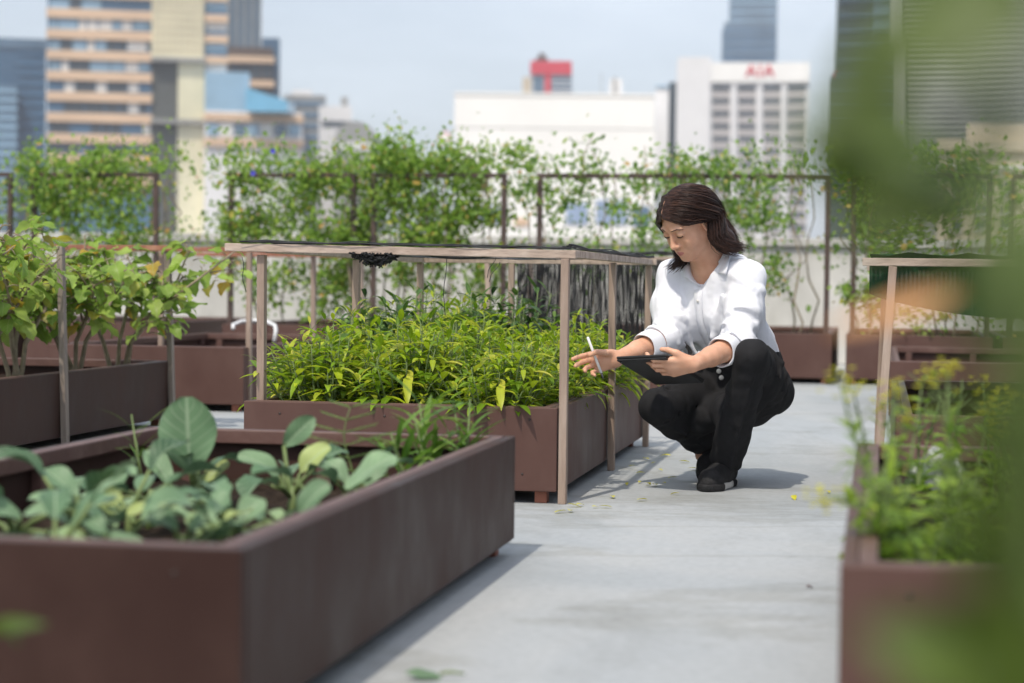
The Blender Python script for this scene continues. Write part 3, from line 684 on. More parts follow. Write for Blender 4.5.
# ------------------------------------------------------------------ plants
def chili_proto(seed, hgt, rad, nshoot):
    r = random.Random(seed); st = MB(); lf = MB()
    for k in range(nshoot):
        a = r.uniform(0, 6.28); rr = rad * math.sqrt(r.random()) * 1.05; h = hgt * r.uniform(.72, 1.08) * (1 - .38 * (rr / rad) ** 2)
        root = Vector((.25 * rr * math.cos(a), .25 * rr * math.sin(a), -.01)); tip = Vector((rr * math.cos(a), rr * math.sin(a), h)); lean = Vector((math.cos(a), math.sin(a), 0)) * .03
        mid = root.lerp(tip, .55) + lean * .5; pts = [root, root.lerp(mid, .5) + lean * .3, mid, mid.lerp(tip, .6), tip]
        st.tube(pts, [.0045, .0038, .003, .0022, .0013], 5)
        nl = r.randrange(11, 16); az = r.uniform(0, 6.28)
        for i in range(nl):
            t_ = .28 + .72 * (i + r.random()) / nl; j = min(3, int(t_ * 4)); p = pts[j].lerp(pts[j + 1], t_ * 4 - j); az += 2.4 + r.uniform(-.5, .5)
            up = r.uniform(-.25, .75) + (.7 if t_ > .9 else 0); d = Vector((math.cos(az), math.sin(az), up)).normalized(); pl = r.uniform(.006, .022)
            st.tube([p, p + d * pl], [.0011, .0009], 3, False)
            L = r.uniform(.045, .085) * (1 if t_ < .88 else .7); lf.leaf(p + d * pl, d, Vector((-.3 * math.cos(az), -.3 * math.sin(az), 1)), L, L * r.uniform(.24, .35), lance, n=4, fold=r.uniform(.1, .5), curl=r.uniform(.2, 1.5))
        if r.random() < .7:        # a long pale leaf hanging out of the bush
            p = pts[2] + Vector((math.cos(a) * .03, math.sin(a) * .03, r.uniform(-.03, .05))); L = r.uniform(.075, .115)
            lf.leaf(p, Vector((math.cos(a), math.sin(a), r.uniform(-.5, .6))), Vector((0, 0, 1)), L, L * .25, lance, n=5, fold=.3, curl=r.uniform(.4, 1.1))
    return st, lf
protos = []
ZS = .21
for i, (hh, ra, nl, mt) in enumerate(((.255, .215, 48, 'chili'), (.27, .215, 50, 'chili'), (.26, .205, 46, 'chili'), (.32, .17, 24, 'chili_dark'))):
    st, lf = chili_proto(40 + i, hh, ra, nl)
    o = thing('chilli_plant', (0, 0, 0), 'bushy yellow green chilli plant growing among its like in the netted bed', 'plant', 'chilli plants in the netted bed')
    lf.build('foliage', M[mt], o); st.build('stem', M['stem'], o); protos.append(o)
used = set(); r = random.Random(5)
for i in range(7):
    for j in range(3):
        u = PC[0] + .225 + (PC[1] - PC[0] - .40) * i / 6 + r.uniform(-.05, .05); v = PC[2] + .17 + (PC[3] - PC[2] - .36) * j / 2 + r.uniform(-.04, .04)
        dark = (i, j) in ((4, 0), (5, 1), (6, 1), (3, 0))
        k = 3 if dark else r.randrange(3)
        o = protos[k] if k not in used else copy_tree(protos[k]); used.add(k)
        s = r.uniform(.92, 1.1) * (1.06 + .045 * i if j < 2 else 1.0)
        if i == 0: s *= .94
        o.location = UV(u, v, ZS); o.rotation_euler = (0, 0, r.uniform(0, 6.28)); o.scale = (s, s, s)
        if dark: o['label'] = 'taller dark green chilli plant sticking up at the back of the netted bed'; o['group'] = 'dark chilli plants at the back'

# aubergine plants
def egg_plant(base, seed, hgt, spread, nleaf, lean=(0, 0), label='', woody=True):
    r = random.Random(seed); o = thing('aubergine_plant', base, label, 'plant', 'aubergine plants in the left bed'); b = Vector(base)
    st = MB(); lf = MB(); tips = []
    for k in range(4):
        a = 2 * PI * (k + r.random() * .8) / 4
        p0 = b + Vector((r.uniform(-.03, .03), r.uniform(-.03, .03), -.03)); p1 = b + Vector((.06 * math.cos(a), .06 * math.sin(a), hgt * .24))
        p2 = p1 + Vector((spread * .5 * math.cos(a) + lean[0] * .4, spread * .5 * math.sin(a) + lean[1] * .4, hgt * r.uniform(.25, .4)))
        p3 = p2 + Vector((spread * .45 * math.cos(a + .4) + lean[0] * .6, spread * .45 * math.sin(a + .4) + lean[1] * .6, hgt * r.uniform(.05, .32)))
        mid = (p1 + p2) / 2 + Vector((r.uniform(-.03, .03), r.uniform(-.03, .03), .02))
        st.tube([p0, (p0 + p1) / 2 + Vector((.012, 0, 0)), p1, mid, p2, p3], [.011, .0105, .0095, .008, .006, .003], 6); tips.append((p1, p2, p3))
        for j in range(3):
            s_ = p1.lerp(p2, r.uniform(.35, 1)); q = s_ + Vector((r.uniform(-1, 1) * spread * .5, r.uniform(-1, 1) * spread * .5, r.uniform(.02, .22) * hgt * 1.3))
            st.tube([s_, s_.lerp(q, .5) + Vector((0, 0, .02)), q], [.0055, .004, .0022], 5); tips.append((s_, s_.lerp(q, .5), q))
    for i in range(nleaf):
        s_, m_, q = r.choice(tips); t_ = r.random() ** .6
        p = (m_.lerp(q, t_) if r.random() < .62 else s_.lerp(m_, r.uniform(.3, 1))) + Vector((r.gauss(0, .03), r.gauss(0, .03), r.gauss(0, .03)))
        a = r.uniform(0, 6.28); d = Vector((math.cos(a), math.sin(a), r.uniform(-.8, .45))).normalized(); pl = r.uniform(.02, .05)
        st.tube([p, p + d * pl * .5 + Vector((0, 0, .006)), p + d * pl], [.0022, .002, .0016], 4)
        L = r.uniform(.045, .105); lf.leaf(p + d * pl, d, Vector((r.uniform(-.5, .5), r.uniform(-.5, .5), 1)), L, L * r.uniform(.58, .78), ovate, n=8, fold=r.uniform(.05, .35), curl=r.uniform(.3, 1.5), ripple=.085, cols=2, lobes=.15)
    lf.build('foliage', M['egg'], o); st.build('stem', M['stem_wood'], o)
    fl = MB()
    for i in range(3):
        s_, m_, q = r.choice(tips); p = q + Vector((r.uniform(-.03, .03), r.uniform(-.03, .03), -.01))
        for k in range(5):
            a = 2 * PI * k / 5; fl.leaf(p, (math.cos(a), math.sin(a), .2), (0, 0, 1), .016, .012, ovate, n=3, fold=.1, curl=.3)
    fl.build('blossom', M['lilac'], o)
    return o
M['lilac'] = leaf_mat('lilac_petal', [(0, (.38, .30, .62)), (1, (.52, .44, .72))], vein_amt=0)
egg_plant(UV(6.75, -3.22, .19), 61, .77, .30, 220, (.02, 0), 'leafy aubergine plant at the left picture edge, nearest of the aubergines')
egg_plant(UV(7.25, -3.28, .19), 62, .78, .30, 250, (.03, 0), 'aubergine plant with forked pale woody stems by the left grey post')
egg_plant(UV(7.7, -3.24, .19), 63, .78, .27, 250, (.08, 0), 'aubergine plant between the two grey posts')
egg_plant(UV(8.05, -3.18, .19), 64, .72, .30, 220, (.20, -.02), 'aubergine plant leaning out past the right grey post')
egg_plant(UV(7.35, -3.62, .19), 65, .72, .28, 180, (0, 0), 'aubergine plant at the back of the left bed')

# kale in the front bed: (base px, py, depth) then leaves given as petiole foot, tip and width in pixels
def kale(px, py, Y, leaves, label, nround=6, seed=1, size=(.06, .115)):
    r = random.Random(seed); base = P(px, py, Y); base.z = .15
    o = thing('kale_plant', base, label, 'plant', 'kale plants in the front bed'); st = MB(); lf = MB()
    st.tube([base + Vector((0, 0, -.03)), base + Vector((0, 0, .03)), base + Vector((.004, 0, .07))], [.011, .0095, .007], 7)
    for (fx, fy, tx, ty, wpx, Yl, curl, face) in leaves:
        f = P(fx, fy, Yl); t_ = P(tx, ty, Yl + r.uniform(-.02, .04)); d = t_ - f; L = d.length * (1 + .06 * abs(curl))
        st.tube([base + Vector((0, 0, .05)), (base + f) / 2 + Vector((0, 0, .012)), f, f + d * .1], [.0055, .005, .0042, .003], 6)
        dn = d.normalized(); nrm = Vector(face); nrm = (nrm - dn * nrm.dot(dn)).normalized()
        d0 = dn * math.cos(curl / 2) + nrm * math.sin(curl / 2)
        big = wpx > 50; lf.leaf(f, d0, nrm, L, wpx * (1 if big else .78) * Yl / FPX, obov, n=14, fold=.12 if big else .34, curl=curl, ripple=.065, cols=4)
    for i in range(int(nround * 1.15)):
        a = r.uniform(0, 6.28); el = r.choice((r.uniform(.0, .4), r.uniform(.4, 1.1))); pl = r.uniform(.05, .11); L = r.uniform(*size)
        d = Vector((math.cos(a) * math.cos(el), math.sin(a) * math.cos(el), math.sin(el))); s_ = base + Vector((0, 0, .045)); f = s_ + d * pl; e_ = f + d * L
        if e_.dot(VD) > -.88 or e_.dot(UD) < 2.64: d = Vector((-d.x, abs(d.y), d.z + .4)).normalized(); a = math.atan2(d.y, d.x); f = s_ + d * pl
        st.tube([s_, s_.lerp(f, .5) + Vector((0, 0, .006)), f], [.005, .0045, .0035], 6)
        lf.leaf(f, Vector((d.x, d.y, d.z * .7)), Vector((-math.cos(a) * .5, -math.sin(a) * .5, 1)), L, L * r.uniform(.48, .68), obov, n=11, fold=r.uniform(.1, .5), curl=r.uniform(.2, 1.5), ripple=r.uniform(.05, .10), cols=3, twist=r.uniform(-.5, .5), lobes=r.uniform(0, .14))
    lf.build('foliage', M['cab'], o); st.build('stem', M['stem'], o)
    return o
FC = (0.2, -.6, 1)
kale(196, 505, 4.25, [(190, 474, 187, 398, 58, 4.2, .35, (.05, -1, .25)), (170, 486, 146, 452, 34, 4.15, .5, FC), (205, 482, 228, 462, 26, 4.3, .5, FC)], 'kale plant with the big upright pale leaf in the front bed', 5, 1)
kale(72, 520, 3.6, [(78, 498, 44, 470, 36, 3.6, .4, FC), (70, 510, 30, 500, 34, 3.5, .8, FC), (90, 512, 122, 500, 40, 3.55, .8, FC)], 'kale plant with two tilted leaves at the left of the front bed', 6, 2)
kale(130, 522, 3.75, [(92, 500, 128, 474, 30, 3.8, .3, (-.2, -1, .6)), (140, 520, 190, 502, 30, 3.7, .6, FC)], 'kale plant with a leaf leaning right, left of the big upright leaf', 6, 3)
kale(292, 490, 4.1, [(284, 446, 314, 418, 30, 4.15, .3, (.1, -1, .3)), (280, 478, 238, 458, 34, 4.1, .9, FC), (300, 474, 330, 448, 36, 4.1, .7, FC)], 'kale plant with an oval pale leaf raised above its crown, right of the big leaf', 6, 4)
kale(352, 480, 4.05, [(352, 488, 388, 456, 30, 3.95, .4, (.3, -1, .4)), (346, 484, 326, 462, 30, 4.0, .8, FC)], 'kale plant by the right hand side board of the front bed', 5, 5)
kale(236, 530, 3.5, [(228, 520, 204, 497, 40, 3.5, .9, FC), (240, 524, 262, 500, 36, 3.45, .7, FC)], 'kale plant with yellowing low leaves in the middle of the front bed', 7, 6)
kale(290, 525, 3.5, [(300, 515, 330, 486, 40, 3.55, .8, FC)], 'kale plant low against the right side board near the front corner', 6, 7)
kale(14, 530, 3.45, [(20, 520, -16, 508, 34, 3.4, .9, FC)], 'kale plant cut off by the left picture edge', 6, 8)
kale(180, 535, 3.3, [(176, 530, 150, 516, 36, 3.25, .9, FC), (190, 530, 216, 518, 34, 3.25, .9, FC)], 'small kale plant close behind the front board', 6, 9)
kale(110, 540, 3.2, [(106, 535, 84, 522, 32, 3.15, .9, FC)], 'small kale plant at the front board, left half', 5, 10, (.07, .1))
for i, (px, py, Y, nm) in enumerate(((55, 545, 3.15, 'low ragged kale plant behind the front board at far left'), (150, 505, 4.0, 'low kale plant in the shade under the big upright leaf'), (330, 500, 3.8, 'ragged kale plant in the middle against the right side board'),
                                     (232, 545, 3.25, 'small yellowing kale plant at the front right corner'), )):
    kale(px, py, Y, [], nm, 6, 30 + i, (.055, .12))
# weeds at the far right corner of the front bed
def blade_weed(base, seed, n_, Ls, label, name='weed', spread=1., width=.016):
    r = random.Random(seed); o = thing(name, base, label, 'plant', 'weeds in the front bed'); b = Vector(base); st = MB(); lf = MB()
    for k in range(max(2, n_ // 7)):
        a = r.uniform(0, 6.28); h = r.uniform(.12, .22); pts = [b, b + Vector((.02 * math.cos(a), .02 * math.sin(a), h * .5)), b + Vector((.05 * spread * math.cos(a), .05 * spread * math.sin(a), h))]
        st.tube(pts, [.004, .003, .002], 5)
        for j in range(7):
            p = pts[1].lerp(pts[2], r.uniform(-.3, 1)); a2 = r.uniform(0, 6.28); L = r.uniform(*Ls)
            lf.leaf(p, Vector((math.cos(a2), math.sin(a2), r.uniform(.2, 1.5))), Vector((-math.cos(a2) * .8, -math.sin(a2) * .8, 1)), L, width * r.uniform(.7, 1.3), lance, n=6, fold=.3, curl=r.uniform(.2, 1.3))
    lf.build('foliage', M['weed'], o); st.build('stem', M['stem'], o); return o
q = P(430, 445, 4.5); blade_weed((q.x, q.y, .155), 5, 28, (.12, .20), 'leafy weed with long narrow blades at the far corner of the front bed')
q = P(466, 440, 4.6); blade_weed((q.x, q.y, .155), 8, 21, (.09, .15), 'smaller narrow leaved weed against the right board at the far corner')
q = P(412, 468, 4.35); blade_weed((q.x, q.y, .155), 9, 14, (.12, .18), 'single arching shoot of narrow leaves left of the corner weed')
def feather_weed(base, h, seed, label):
    r = random.Random(seed); o = thing('feathery_weed', base, label, 'plant', 'weeds in the front bed'); b = Vector(base); st = MB(); lf = MB(); pts = [b + Vector((.012 * math.sin(k * .8), 0, h * k / 8)) for k in range(9)]
    st.tube(pts, [.0028 - .0002 * k for k in range(9)], 5)
    for k in range(2, 9):
        for s in (-1, 1):
            L = .10 * (1 - abs(k - 4) / 8); d = Vector((s * .9, r.uniform(-.4, .4), .25)).normalized()
            for j in range(7): 
                p = pts[k] + d * (L * j / 7)
                for s2 in (-1, 1): lf.leaf(p, d + Vector((0, s2 * .8, .3)), (0, 0, 1), .022, .005, lance, n=2, fold=.1, curl=.3)
            st.tube([pts[k], pts[k] + d * L], [.0012, .0008], 3)
    lf.build('foliage', M['weed'], o); st.build('stem', M['stem'], o)
q = P(349, 470, 4.3); feather_weed((q.x, q.y, .15), .22, 3, 'thin feathery weed standing in the middle of the front bed')
q = P(146, 470, 4.5); blade_weed((q.x, q.y, .15), 12, 14, (.07, .14), 'tuft of thin grass behind the big upright kale leaf', 'grass_tuft', .7, .004)

# low seedlings scattered in the beds (ground cover)
# climbing vines on the trellises
def vine(va, vb, z0, z1, nleaf, seed, label, mat, shape, over=.12, sprigs=(), u0=UB, u1=UB + 1.1):
    r = random.Random(seed); vm = (va + vb) / 2; o = thing('climbing_vine', UV(u0 + .3, vm, .27), label, 'climbing vine', 'vines on the back trellises'); st = MB(); lf = MB(); hang = []
    for k in range(9):          # stems climbing from the soil and along the rail
        v = va + (vb - va) * r.random(); u = u0 + r.uniform(.04, .9); pts = [UV(u, v, .25)]
        for i in range(1, 9): pts.append(UV(u + r.gauss(0, .03), v + r.gauss(0, .035), .25 + (HT - .2) * i / 8))
        st.tube(pts, [.007] * 4 + [.005] * 5, 5)
    for sx, sz in sprigs:
        v = va + (vb - va) * sx; u = u0 + r.uniform(.03, .5)
        pts = [UV(u, v, HT - .1), UV(u, v + r.gauss(0, .02), HT + sz * .5), UV(u, v + r.gauss(0, .05), HT + sz)]; st.tube(pts, [.005, .004, .0025], 5)
        for i in range(int(30 * sz / .25)):
            p = pts[0].lerp(pts[2], r.uniform(.1, 1.0)) + Vector((r.gauss(0, .045), r.gauss(0, .04), r.gauss(0, .02)))
            L = r.uniform(.03, .06); lf.leaf(p, rdir(r) + Vector((0, 0, -.3)), Vector((r.uniform(-.5, .5), -.3, 1)), L, L * .8, ovate, n=3, fold=.2, curl=.8)
    # clumps
    cl = []
    for k in range(46):
        for _ in range(30):
            x, z = r.random(), r.uniform(z0, z1)
            if r.random() < shape(x, (z - z0) / (z1 - z0)): break
        cl.append((x, z, r.uniform(.05, .13)))
    for i in range(int(nleaf * 3.3)):
        x, z, s = cl[r.randrange(len(cl))]
        p = UV(u0 + r.uniform(-.1, .95) * r.random() ** .5, va - over * .3 + (vb - va + over * .6) * x + r.gauss(0, s * .75), z + r.gauss(0, s * .8))
        L = r.uniform(.018, .040) if r.random() < .92 else r.uniform(.040, .058); lf.leaf(p, rdir(r) * .9 + Vector((0, 0, -.45)), Vector((r.uniform(-.6, .6), r.uniform(-1, .2), .8)), L, L * r.uniform(.65, .95), ovate, n=4, fold=r.uniform(0, .4), curl=r.uniform(.2, 1.3), lobes=.2)
    lf.build('foliage', M[mat], o); st.build('stem', M['stem_wood'], o); return o
top_heavy = lambda x, t_: .18 + .82 * t_ ** 1.3
full = lambda x, t_: .35 + .65 * min(1, t_ * 1.4)
def top_or_left(x, t_): return .95 if t_ > .72 else .25 + .3 * (math.sin(x * 19) > .2)
T = TREL
vine(*T[0], .5, 1.36, 380, 101, 'thin vine at the left picture edge of the back row', 'vine_light', top_heavy)
vine(*T[1], .60, 1.48, 1700, 102, 'dense dark vine on the trellis behind the aubergines', 'vine', lambda x, t_: (.3 + .7 * t_) * (1 if x < .72 else .12), sprigs=((.3, .12), (.62, .2), (.1, .08)))
vine(T[2][0] - .03, T[2][1], .42, 1.50, 2500, 103, 'dense vine on the third trellis, from left, rising behind the white hoop', 'vine', full, sprigs=((.15, .12), (.5, .2), (.8, .14)))
vine(*T[3], .55, 1.52, 2500, 104, 'densest dark green vine, on the trellis ending by the white hall', 'vine', lambda x, t_: (.2 + .8 * t_ ** .8) * (1 if x < .72 else .45), sprigs=((.2, .13), (.45, .16), (.66, .2), (.8, .1)))
vine(T[4][0], (T[4][0] + T[4][1]) / 2, .55, 1.42, 700, 105, 'sparse light vine with tall sprigs left of the woman', 'vine_light', top_or_left, sprigs=((.05, .12), (.32, .30), (.42, .2), (.75, .22), (.92, .12)))
vine((T[4][0] + T[4][1]) / 2, T[4][1], .35, 1.45, 850, 106, 'light vine hanging on the trellis behind the woman', 'vine_light', lambda x, t_: (.9 if t_ > .65 else .35) * (1 if x < .7 else .45), sprigs=((.1, .1), (.3, .16), (.55, .15)))
vine(*T[5], .42, 1.50, 1900, 107, 'bushy vine on the trellis behind the green shade net', 'vine', lambda x, t_: (.3 + .7 * t_) * (1 if x < .8 else .5), sprigs=((.1, .15), (.4, .14), (.75, .12)))
vine(*T[6], .5, 1.4, 800, 108, 'vine at the right picture edge of the back row', 'vine', top_heavy)
# morning glory blossoms
r = random.Random(9); M['blue_petal'] = flat2('blue_petal', (.05, .05, .42), rough=.6)
for px, py in ((253, 173), (273, 151)):
    c = P(px, py, 13.0); mb = MB()
    for k in range(8): a = 2 * PI * k / 8; mb.leaf(c, (math.cos(a), -.35, math.sin(a)), (0, -1, 0), .022, .02, ovate, n=3, fold=.05, curl=-.3)
    o = mb.build('vine_blossom', M['blue_petal'], loc=c); tag(o, ('violet blue blossom, lower of two on the dense vine', 'violet blue blossom, upper of two on the dense vine')[py < 160], 'flower')

# mustard in the right bed
def mustard(px, py, Y, h, seed, label, nl=26, fl=True):
    r = random.Random(seed); q = P(px, py, Y); b = Vector((q.x, q.y, .2)); o = thing('mustard_plant', b, label, 'plant', 'mustard plants in the front right bed'); st = MB(); lf = MB(); pe = MB()
    for k in range(2):
        lx, ly = r.uniform(-.06, .06), r.uniform(-.06, .06); hh = h * r.uniform(.75, 1); pts = [b + Vector((lx * t_ ** 1.5, ly * t_ ** 1.5, hh * t_)) for t_ in [i / 8 for i in range(9)]]
        st.tube(pts, [.0045 - .0004 * i for i in range(9)], 5)
        for i in range(nl):
            t_ = r.random() ** 1.7; p = pts[0].lerp(pts[8], t_); a = r.uniform(0, 6.28); L = r.uniform(.03, .085) * (1.1 - .7 * t_)
            lf.leaf(p, Vector((math.cos(a), math.sin(a), r.uniform(.1, .8))), Vector((-.4 * math.cos(a), -.4 * math.sin(a), 1)), L, L * .5, obov, n=5, fold=.2, curl=r.uniform(.3, 1.2), ripple=.05)
        for i in range(9): 
            t_ = r.uniform(.6, .98); a = r.uniform(0, 6.28); p = pts[0].lerp(pts[8], t_); st.tube([p, p + Vector((math.cos(a) * .03, math.sin(a) * .03, .02))], [.0011, .0008], 3)
        if fl:
            for i in range(14):
                c = pts[8] + Vector((r.gauss(0, .011), r.gauss(0, .011), r.uniform(-.022, .012)))
                for kk in range(4): a = PI / 2 * kk + r.random(); pe.leaf(c, (math.cos(a), math.sin(a), .5), (0, 0, 1), .0085, .007, ovate, n=2, fold=.1, curl=.3)
    lf.build('foliage', M['mustard'], o); st.build('stem', M['stem'], o)
    if fl: pe.build('blossom', M['petal'], o)
spec = [(880, 520, 3.3, .30), (905, 500, 3.6, .32), (930, 530, 3.2, .22), (965, 520, 3.3, .34), (1000, 525, 3.2, .25), (890, 545, 2.95, .20), (925, 550, 2.9, .17), (960, 552, 2.9, .2), (995, 550, 2.9, .2), (950, 480, 3.9, .27), (990, 480, 3.9, .28), (918, 470, 4.2, .25), (1025, 530, 3.1, .3)]
lab = ['tall mustard stalk leaning over the left board', 'mustard stalk just behind the left stalk', 'short leafy mustard in the middle of the bed', 'tall yellow tipped mustard in the middle of the bed', 'leafy mustard toward the right edge', 'low mustard at the near left corner', 'low mustard along the front board', 'second low mustard along the front board', 'low mustard at the front board, right part', 'mustard in the second rank, centre', 'mustard in the second rank, right', 'mustard at the far end of the bed by the plastic scrap', 'mustard cut off by the right picture edge']
for i, ((a, b_, Y, h), l) in enumerate(zip(spec, lab)): mustard(a, b_, Y, h, 200 + i, 'blurred ' + l, 22, i not in (2, 5, 6, 7, 8, 9, 11))
# leaning flower stalks over the aisle
def stalk(pts, seed, label):
    r = random.Random(seed); o = thing('mustard_stalk', pts[0], label, 'plant', 'mustard stalks over the aisle'); st = MB(); pe = MB(); lf = MB()
    st.tube(pts, [.0032, .003, .0026, .002][:len(pts)], 5); e = pts[-1]
    for i in range(22):
        c = e + Vector((r.gauss(0, .013), r.gauss(0, .013), r.gauss(0, .012)))
        for kk in range(4): a = PI / 2 * kk + r.random(); pe.leaf(c, (math.cos(a), math.sin(a), .5), (0, 0, 1), .009, .008, ovate, n=2, fold=.1, curl=.3)
    for i in range(26):
        p = pts[0].lerp(pts[1], r.random()) if r.random() < .5 else pts[1].lerp(pts[2], r.random()); d = rdir(r); lf.leaf(p, d + Vector((0, 0, .4)), (0, 0, 1), r.uniform(.02, .06), .012, lance, n=3, fold=.2, curl=.5)
    st.build('stem', M['stem'], o); lf.build('foliage', M['mustard'], o); pe.build('blossom', M['petal'], o)
stalk([P(884, 540, 3.0), P(868, 480, 3.0), P(852, 430, 3.0), P(841, 384, 3.0)], 1, 'blurred mustard stalk with yellow tip reaching furthest over the aisle')
stalk([P(890, 540, 3.1), P(886, 470, 3.1), P(892, 420, 3.1), P(896, 390, 3.1)], 2, 'blurred yellow tipped mustard stalk in front of the pale net post')
stalk([P(886, 545, 2.95), P(862, 510, 2.95), P(842, 500, 2.95), P(826, 496, 2.95)], 3, 'blurred mustard stalk bent low across the aisle')
stalk([P(950, 540, 3.1), P(950, 470, 3.1), P(946, 410, 3.1), P(948, 372, 3.1)], 4, 'blurred upright mustard stalk below the green shade net')
# crumpled clear plastic
m, n, o_ = nodes_of('clear_plastic'); gb = n.nodes.new('ShaderNodeBsdfPrincipled'); gb.inputs['Base Color'].default_value = (.7, .72, .74, 1); gb.inputs['Roughness'].default_value = .2; gb.inputs['Alpha'].default_value = .45
n.links.new(gb.outputs[0], o_.inputs[0]); M['clear'] = m
mb = MB(); vs = []; r = random.Random(4); c = P(935, 472, 4.3)
for i in range(9):
    for j in range(9): vs.append(c + Vector(((i - 4) * .014 + r.gauss(0, .006), r.gauss(0, .02), (j - 4) * .013 * (1 - abs(i - 4) * .14) + r.gauss(0, .006))))
mb.add(vs, [(i * 9 + j, i * 9 + j + 1, (i + 1) * 9 + j + 1, (i + 1) * 9 + j) for i in range(8) for j in range(8)])
sm = mb.build('plastic_sheet', M['clear'], loc=c); sd = sm.modifiers.new('thick', 'SOLIDIFY'); sd.thickness = .001; tag(sm, 'crumpled clear plastic sheet caught among the mustard', 'plastic')

# the plant beside the lens
o = thing('lens_side_plant', UV(.42, .30, .2), 'large out of focus green plant close to the lens along the right edge', 'plant'); st = MB(); lf = MB(); r = random.Random(31)
base = UV(.45, .22, .2)
def fl_(px, py, Y, dx, dy, L, wd, mat=None):
    p = P(px, py, Y); d = P(px + dx, py + dy, Y) - p; [lf.leaf(p + Vector((r.gauss(0, .003), r.uniform(0, .03), r.gauss(0, .003))) * k_, d, Vector((r.uniform(-.3, .3), -1, .5)), L * 1.45, L * 1.45 * wd * 1.2, ovate, n=6, fold=.15, curl=r.uniform(.2, .7), cols=2, ripple=.03) for k_ in (0, 1)]
stems = [[base, base + Vector((-.02, .02, .25)), P(1040, 400, .52), P(1018, 200, .53), P(990, 60, .54), P(960, -40, .55)], [base, P(1046, 560, .5), P(1030, 330, .48), P(1010, 180, .48)], [P(1018, 200, .53), P(960, 175, .56), P(890, 150, .6)], [base, P(1010, 680, .6), P(985, 560, .6), P(1000, 440, .6)]]
for s in stems: st.tube(s, [.003] * len(s), 6)
for a in ((1060, 210, .5, -14, 60, .024, .6), (1058, 290, .5, -10, 60, .026, .6), (1064, 370, .5, -14, 60, .028, .6), (1060, 450, .5, -10, 60, .026, .6), (1058, 530, .5, -14, 50, .026, .6), (1050, 600, .5, -14, 50, .03, .6),
          (1030, 40, .52, -30, -30, .03, .6), (1034, 0, .5, -40, 10, .03, .6), (1020, 90, .55, -40, 40, .016, .5), (1000, 10, .55, -40, 6, .012, .5), (985, 40, .6, -30, 30, .011, .5),
          (935, 150, .64, -80, -30, .030, .40), (925, 175, .62, -60, -50, .026, .42), (905, 130, .66, -50, -50, .018, .5), (900, 170, .64, -30, 50, .014, .5), (945, 185, .6, -40, 30, .018, .5), (975, 178, .56, -40, 24, .016, .5), (1005, 230, .52, -24, 40, .014, .5), (870, 110, .7, -24, -40, .016, .5), (875, 190, .66, -30, -30, .018, .5), (860, 160, .68, -20, -40, .016, .5), (895, 90, .66, -30, -50, .016, .5), (920, 210, .62, -40, 10, .016, .5), (960, 215, .6, -40, 10, .016, .5), (880, 20, .7, -10, 30, .010, .5),
          (1018, 585, .6, -24, -30, .02, .45), (1005, 640, .6, -30, 20, .026, .5), (1015, 690, .6, -60, -20, .03, .5), (990, 690, .62, -50, -10, .018, .45), (1014, 480, .58, -20, -30, .014, .5), (1010, 330, .56, -20, -20, .012, .5)): fl_(*a)
lf.build('foliage', M['fore'], o); st.build('stem', M['stem'], o)
dl = MB(); p = P(962, 290, 1.0); d = P(826, 328, 1.0) - p; dl.leaf(p, d, Vector((0, -1, .4)), .070, .013, lance, n=6, fold=.1, curl=.2, cols=2)
dl.build('dead_leaf', M['dry'], o)['label'] = 'dry orange leaf'
# small plant leaning in at lower left
b = UV(1.5, -.94, .2); o = thing('seedling', b, 'blurred green leaf of a small plant leaning in at lower left', 'plant'); st = MB(); lf = MB(); q = P(-14, 632, 1.75)
st.tube([b, b + Vector((.02, 0, .09)), q], [.003, .0025, .0015], 5)
lf.leaf(q, P(46, 618, 1.78) - q, (0, -.5, 1), .058, .028, lance, n=6, fold=.2, curl=.3); lf.leaf(P(-10, 625, 1.75), Vector((.3, .4, -.2)), (0, 0, 1), .04, .02, lance, n=5)
lf.leaf(b + Vector((.01, 0, .06)), Vector((-1, .3, .6)), (0, 0, 1), .06, .03, lance, n=5); lf.build('foliage', M['fore'], o); st.build('stem', M['stem'], o)

# fallen leaves on the deck
r = random.Random(77)
spots = [(646, 459), (654, 463), (660, 470), (664, 483), (648, 484), (655, 485), (672, 478), (640, 482), (627, 484), (606, 507), (595, 507), (580, 505), (574, 506), (570, 511), (675, 494), (684, 462), (640, 473), (694, 469), (642, 500), (794, 498), (828, 492), (560, 512), (666, 456), (612, 497), (632, 466)]
proto = None
for i, (px, py) in enumerate(spots):
    p = G(px, py, .004)
    if proto is None:
        mb = MB(); mb.leaf((-.011, 0, .002), (1, 0, .05), (0, 0, 1), .024, .011, lance, n=5, fold=.25, curl=.4, cols=2)
        o = mb.build('fallen_leaf', M['fallen']); proto = o
    else: o = proto.copy(); o.data = proto.data.copy() if i % 4 == 0 else proto.data; C.objects.link(o)
    s = r.uniform(1.0, 1.9) if i not in (4, 5) else 1.7
    o.location = p; o.rotation_euler = (r.uniform(-.2, .2), r.uniform(-.2, .2), r.uniform(0, 6.28)); o.scale = (s, s, s)
    tag(o, 'small yellow green leaf fallen on the concrete near the woman', 'leaf', 'fallen leaves on the deck')
mb = MB(); p = G(404, 676, .006); mb.leaf((0, 0, .004), (1, .1, 0), (0, -.2, 1), .062, .040, obov, n=9, fold=.15, curl=.4, cols=3, ripple=.04)
o = mb.build('fallen_kale_leaf', M['cab'], loc=None); o.location = p; tag(o, 'broad green leaf with pale stalk lying on the deck at the bottom edge', 'leaf')
mb = MB(); mb.tube([(.058, .004, .004), (.075, .008, .006), (.098, .006, .004)], [.003, .003, .002], 6); o2 = mb.build('stalk', M['stem'], o)
